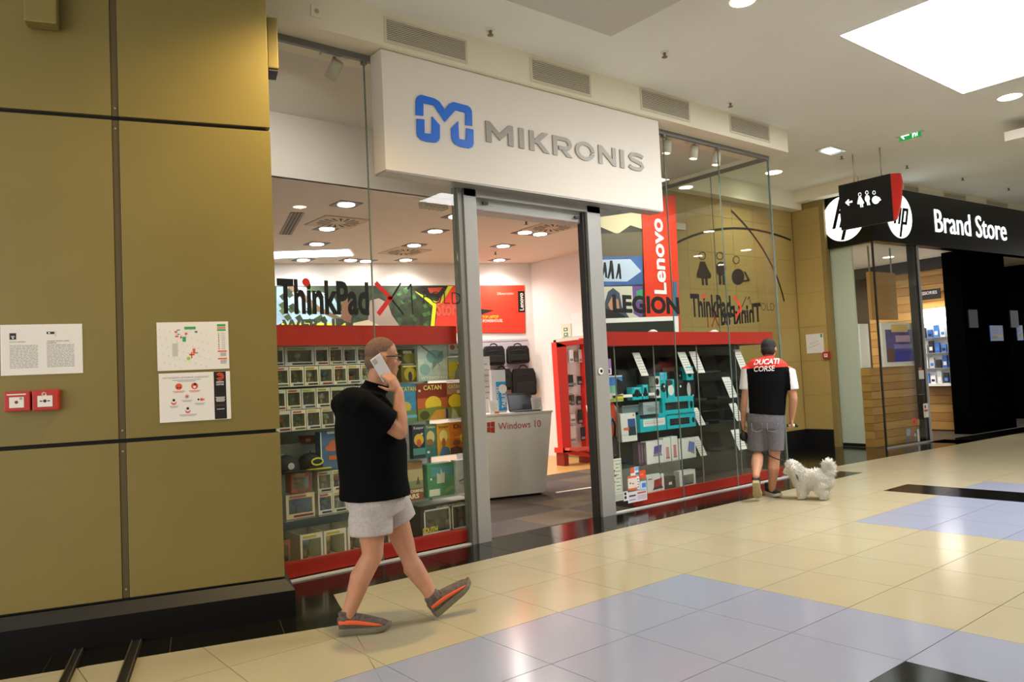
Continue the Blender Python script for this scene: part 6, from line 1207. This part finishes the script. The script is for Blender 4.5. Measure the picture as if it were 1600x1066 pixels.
def vas(c):
    r = (c-O2).dot(R2); z = c.z; sh_l = (sL-O2).dot(R2); sh_r = (sR-O2).dot(R2)
    if (r < sh_l-.018 or r > sh_r+.018) and z < sL.z+.005: return 2
    return 0 if z > zyk-.012+.0*r else 1
vme = fuse(v2, .010, 4, vas, [VR,VB,VW]); put('vest', vme, PP)
def on_back(mbt):     # drape flat lettering over the back
    for i, p in enumerate(mbt.v):
        r = (p-O2).dot(R2); z = p.z; a, b, cr, cf = RT[0][1], RT[0][2], 0, 0
        for (c0,a0,b0),(c1,a1,b1) in zip(RT,RT[1:]):
            if c0.z <= z <= c1.z: t = (z-c0.z)/(c1.z-c0.z); a = a0+(a1-a0)*t; b = b0+(b1-b0)*t; cr = ((c0-O2).dot(R2))*(1-t)+((c1-O2).dot(R2))*t
        f = -b*math.sqrt(max(.0,1-min(.97,((r-cr)/a)**2)))-.020
        mbt.v[i] = p+F2*(f-(p-O2).dot(F2))
    return mbt
def btext(s, pl, pr, pt, pb, bold):
    a = P2(pl,(pt+pb)/2); b = P2(pr,(pt+pb)/2); z0 = P2(pl,pb).z; z1 = P2(pl,pt).z; m = MB(); m.text(s, V3((a.x,a.y,z0)), R2, Z3, (b-a).dot(R2), z1-z0, PAPER, bold, 0, .25); on_back(m).build('lettering', PP)
btext('DUCATI',1178,1219,562,570.5,.03); btext('CORSE',1179,1212,572.5,581,.01)
SH2 = M('shorts_denim','#6a6870',.9,noise=(60,.2),bump=.25)
s2 = MB(); s2.tube([P2(1196,640),P2(1196,658),P2(1197,670)], [(.20,.14),(.205,.145),(.17,.13)], 20, SH2, ref=R2)
for h, e in ((hipL,P2(1182,704,.02)),(hipR,P2(1211,704,.02))): s2.tube([h, h.lerp(e,.5), e], [.112,.104,.094], 18, SH2, ref=R2)
put('shorts', fuse(s2, .010, 4, None, [SH2]), PP)
for sg in (-1,1): 
    c = P2(1196+sg*12,664); m = MB(); w = .055
    for z0, z1 in ((.0,.004),): m.tube([c+R2*(-w)+Z3*.03-F2*.152, c+R2*(-w)-Z3*.05-F2*.15, c-Z3*.065-F2*.15, c+R2*w-Z3*.05-F2*.148, c+R2*w+Z3*.03-F2*.15], .003, 6, M('stitch','#8f8d95',.8)); 
    m.build('pocket_seam', PP)
SK2 = M('sneaker_black','#1c1b1d',.7); SO2 = M('sneaker_sole','#c9c4b4',.6); SOT = M('sneaker_tan','#a89a72',.7)
shoe(PP, hRf, tR, Z3, SK2, SO2, .27, laces='#c9c9c9'); shoe(PP, heelLp, toeLp, (F2+Z3*.6), SK2, SOT, .27, laces='#c9c9c9')
# held things
lh = wL+V3((0,0,-.085)); rh = wR+V3((0,0,-.08))+F2*.015
lt = thing('leash_reel', lh-Z3*.12, 'black retractable leash reel held beside the grey shorts', 'leash')
MB().tube([lh+V3((0,0,.03))+F2*.03, lh-F2*.0, lh-F2*.03-Z3*.05], [.014,.018,.016], 10, BLK).build('grip', lt); MB().ball(lh-F2*.02-Z3*.07,(.045,.045,.055),BLK,14,10).build('reel_case', lt)
rt = thing('dispenser', rh, 'small black and white dispenser held in the other hand', 'dispenser'); MB().tube([rh-R2*.04, rh+R2*.03], [.017,.017], 12, M('cream_plastic','#d8cfb8',.5)).build('roll', rt); MB().tube([rh+R2*.03, rh+R2*.06], [.02,.018], 12, BLK).build('cap', rt); MB().tube([rh-R2*.055, rh-R2*.04], [.018,.02], 12, BLK).build('cap', rt)
# ------------------------------------------------------------------ dog
DD = V3((-.42,.91,0)).normalized(); DR = V3((DD.y,-DD.x,0)); DO = PZ(1268,780)
def D(f, r, z): return DO+DD*f*.8+DR*r+Z3*z
FUR = M('fur_white', '#eae5d8', .9, noise=(40,.12), bump=.5); FURT = M('fur_tip', '#f4f1e8', .9)
dg = thing('dog', DO, 'small fluffy white dog on a lead beside the man in grey shorts', 'dog')
db = MB(); db.tube([D(-.19,0,.215),D(-.14,0,.225),D(-.02,0,.215),D(.09,0,.22),D(.15,0,.235)], [.06,.092,.088,.095,.07], 16, FUR); db.ball(D(-.17,0,.21),.085,FUR); db.ball(D(.11,0,.22),.088,FUR)
db.tube([D(.11,0,.24),D(.17,0,.29),D(.205,0,.325)], [.08,.072,.07], 14, FUR); db.ball(D(.215,0,.335),(.078,.078,.075),FUR); db.tube([D(.24,0,.315),D(.30,0,.295)], [.05,.034], 12, FUR); db.ball(D(.30,0,.295),.034,FUR)
for r in (-1,1):
    db.tube([D(.20,r*.05,.375),D(.19,r*.085,.34),D(.19,r*.09,.27)], [.025,.034,.022], 10, FUR)
    db.tube([D(.11,r*.05,.19),D(.105,r*.052,.10),D(.11,r*.052,.035),D(.135,r*.052,.02)], [.05,.042,.034,.026], 10, FUR); db.ball(D(.125,r*.052,.024),(.03,.03,.023),FUR)
    db.tube([D(-.15,r*.055,.19),D(-.115,r*.058,.125),D(-.175,r*.058,.075),D(-.165,r*.058,.03),D(-.13,r*.058,.02)], [.062,.05,.036,.032,.024], 10, FUR); db.ball(D(-.145,r*.058,.024),(.032,.032,.023),FUR)
db.tube([D(-.21,0,.25),D(-.25,0,.31),D(-.23,0,.37),D(-.17,0,.39)], [.03,.034,.035,.02], 10, FUR)
me = fuse(db, .009, 4, None, [FUR])
tufts = MB(); rnd = random.Random(3); polys = me.polygons; step = max(1,len(polys)//5200)
for i in range(0, len(polys), step):
    p = polys[i]; c = p.center.copy(); n = p.normal.copy(); f = (c-DO).dot(DD)/.8; z = c.z-DO.z
    tail = f < -.2 and z > .26; headp = f > .15 and z > .24; L = rnd.uniform(.03,.055)*(1.5 if tail else .8 if headp else .55 if z < .07 else 1.0)
    if f > .285: L *= .4
    d = (n*(.75 if not tail else 1)+V3((rnd.uniform(-.35,.35),rnd.uniform(-.35,.35),rnd.uniform(-.35,.35)))+Z3*(-.55 if not tail else .25)-DD*(.25 if not headp else .1)).normalized()
    if c.z+d.z*L < .004: continue
    a = d.cross(Z3 if abs(d.z) < .9 else X3).normalized()*rnd.uniform(.004,.008); b = d.cross(a).normalized()*.004; base = c-n*.006; mid = base+d*L*.55+Z3*-.003
    tufts.add([base-a,base+a,base+b*1.5,mid-a*.7,mid+a*.7,mid+b,base+d*L-Z3*L*.12], [[0,1,4,3],[1,2,5,4],[2,0,3,5],[3,4,6],[4,5,6],[5,3,6]], FURT, True)
put('body', me, dg)
tag(tufts.build('fur', dg), kind='stuff')
MB().ball(D(.334,0,.302),(.014,.014,.012),BLK,10,8).build('nose', dg)
for r in (-1,1): MB().ball(D(.272,r*.036,.345),.011,BLK,10,8).build('eye', dg)
hn = MB(); hn.tube([D(.155,.0+.10*math.cos(a),.262+.10*math.sin(a)*1.0)+DD*.03*math.sin(a) for a in [2*math.pi*k/22 for k in range(23)]], .007, 6, M('harness_dark','#2a2a30',.7)); hn.build('collar', dg)
att = D(.13,.0,.365); s0 = lh-F2*.02-Z3*.11
ls = thing('leash', s0, 'thin black leash running from the reel to the white dog', 'leash'); mid = [s0.lerp(att,t)+Z3*(-.05*math.sin(math.pi*t)) for t in [k/10 for k in range(11)]]
MB().tube(mid, .0065, 6, BLK).build('cord', ls); MB().ball(att-Z3*.01,.012,CHROME,8,6).build('clip', ls)
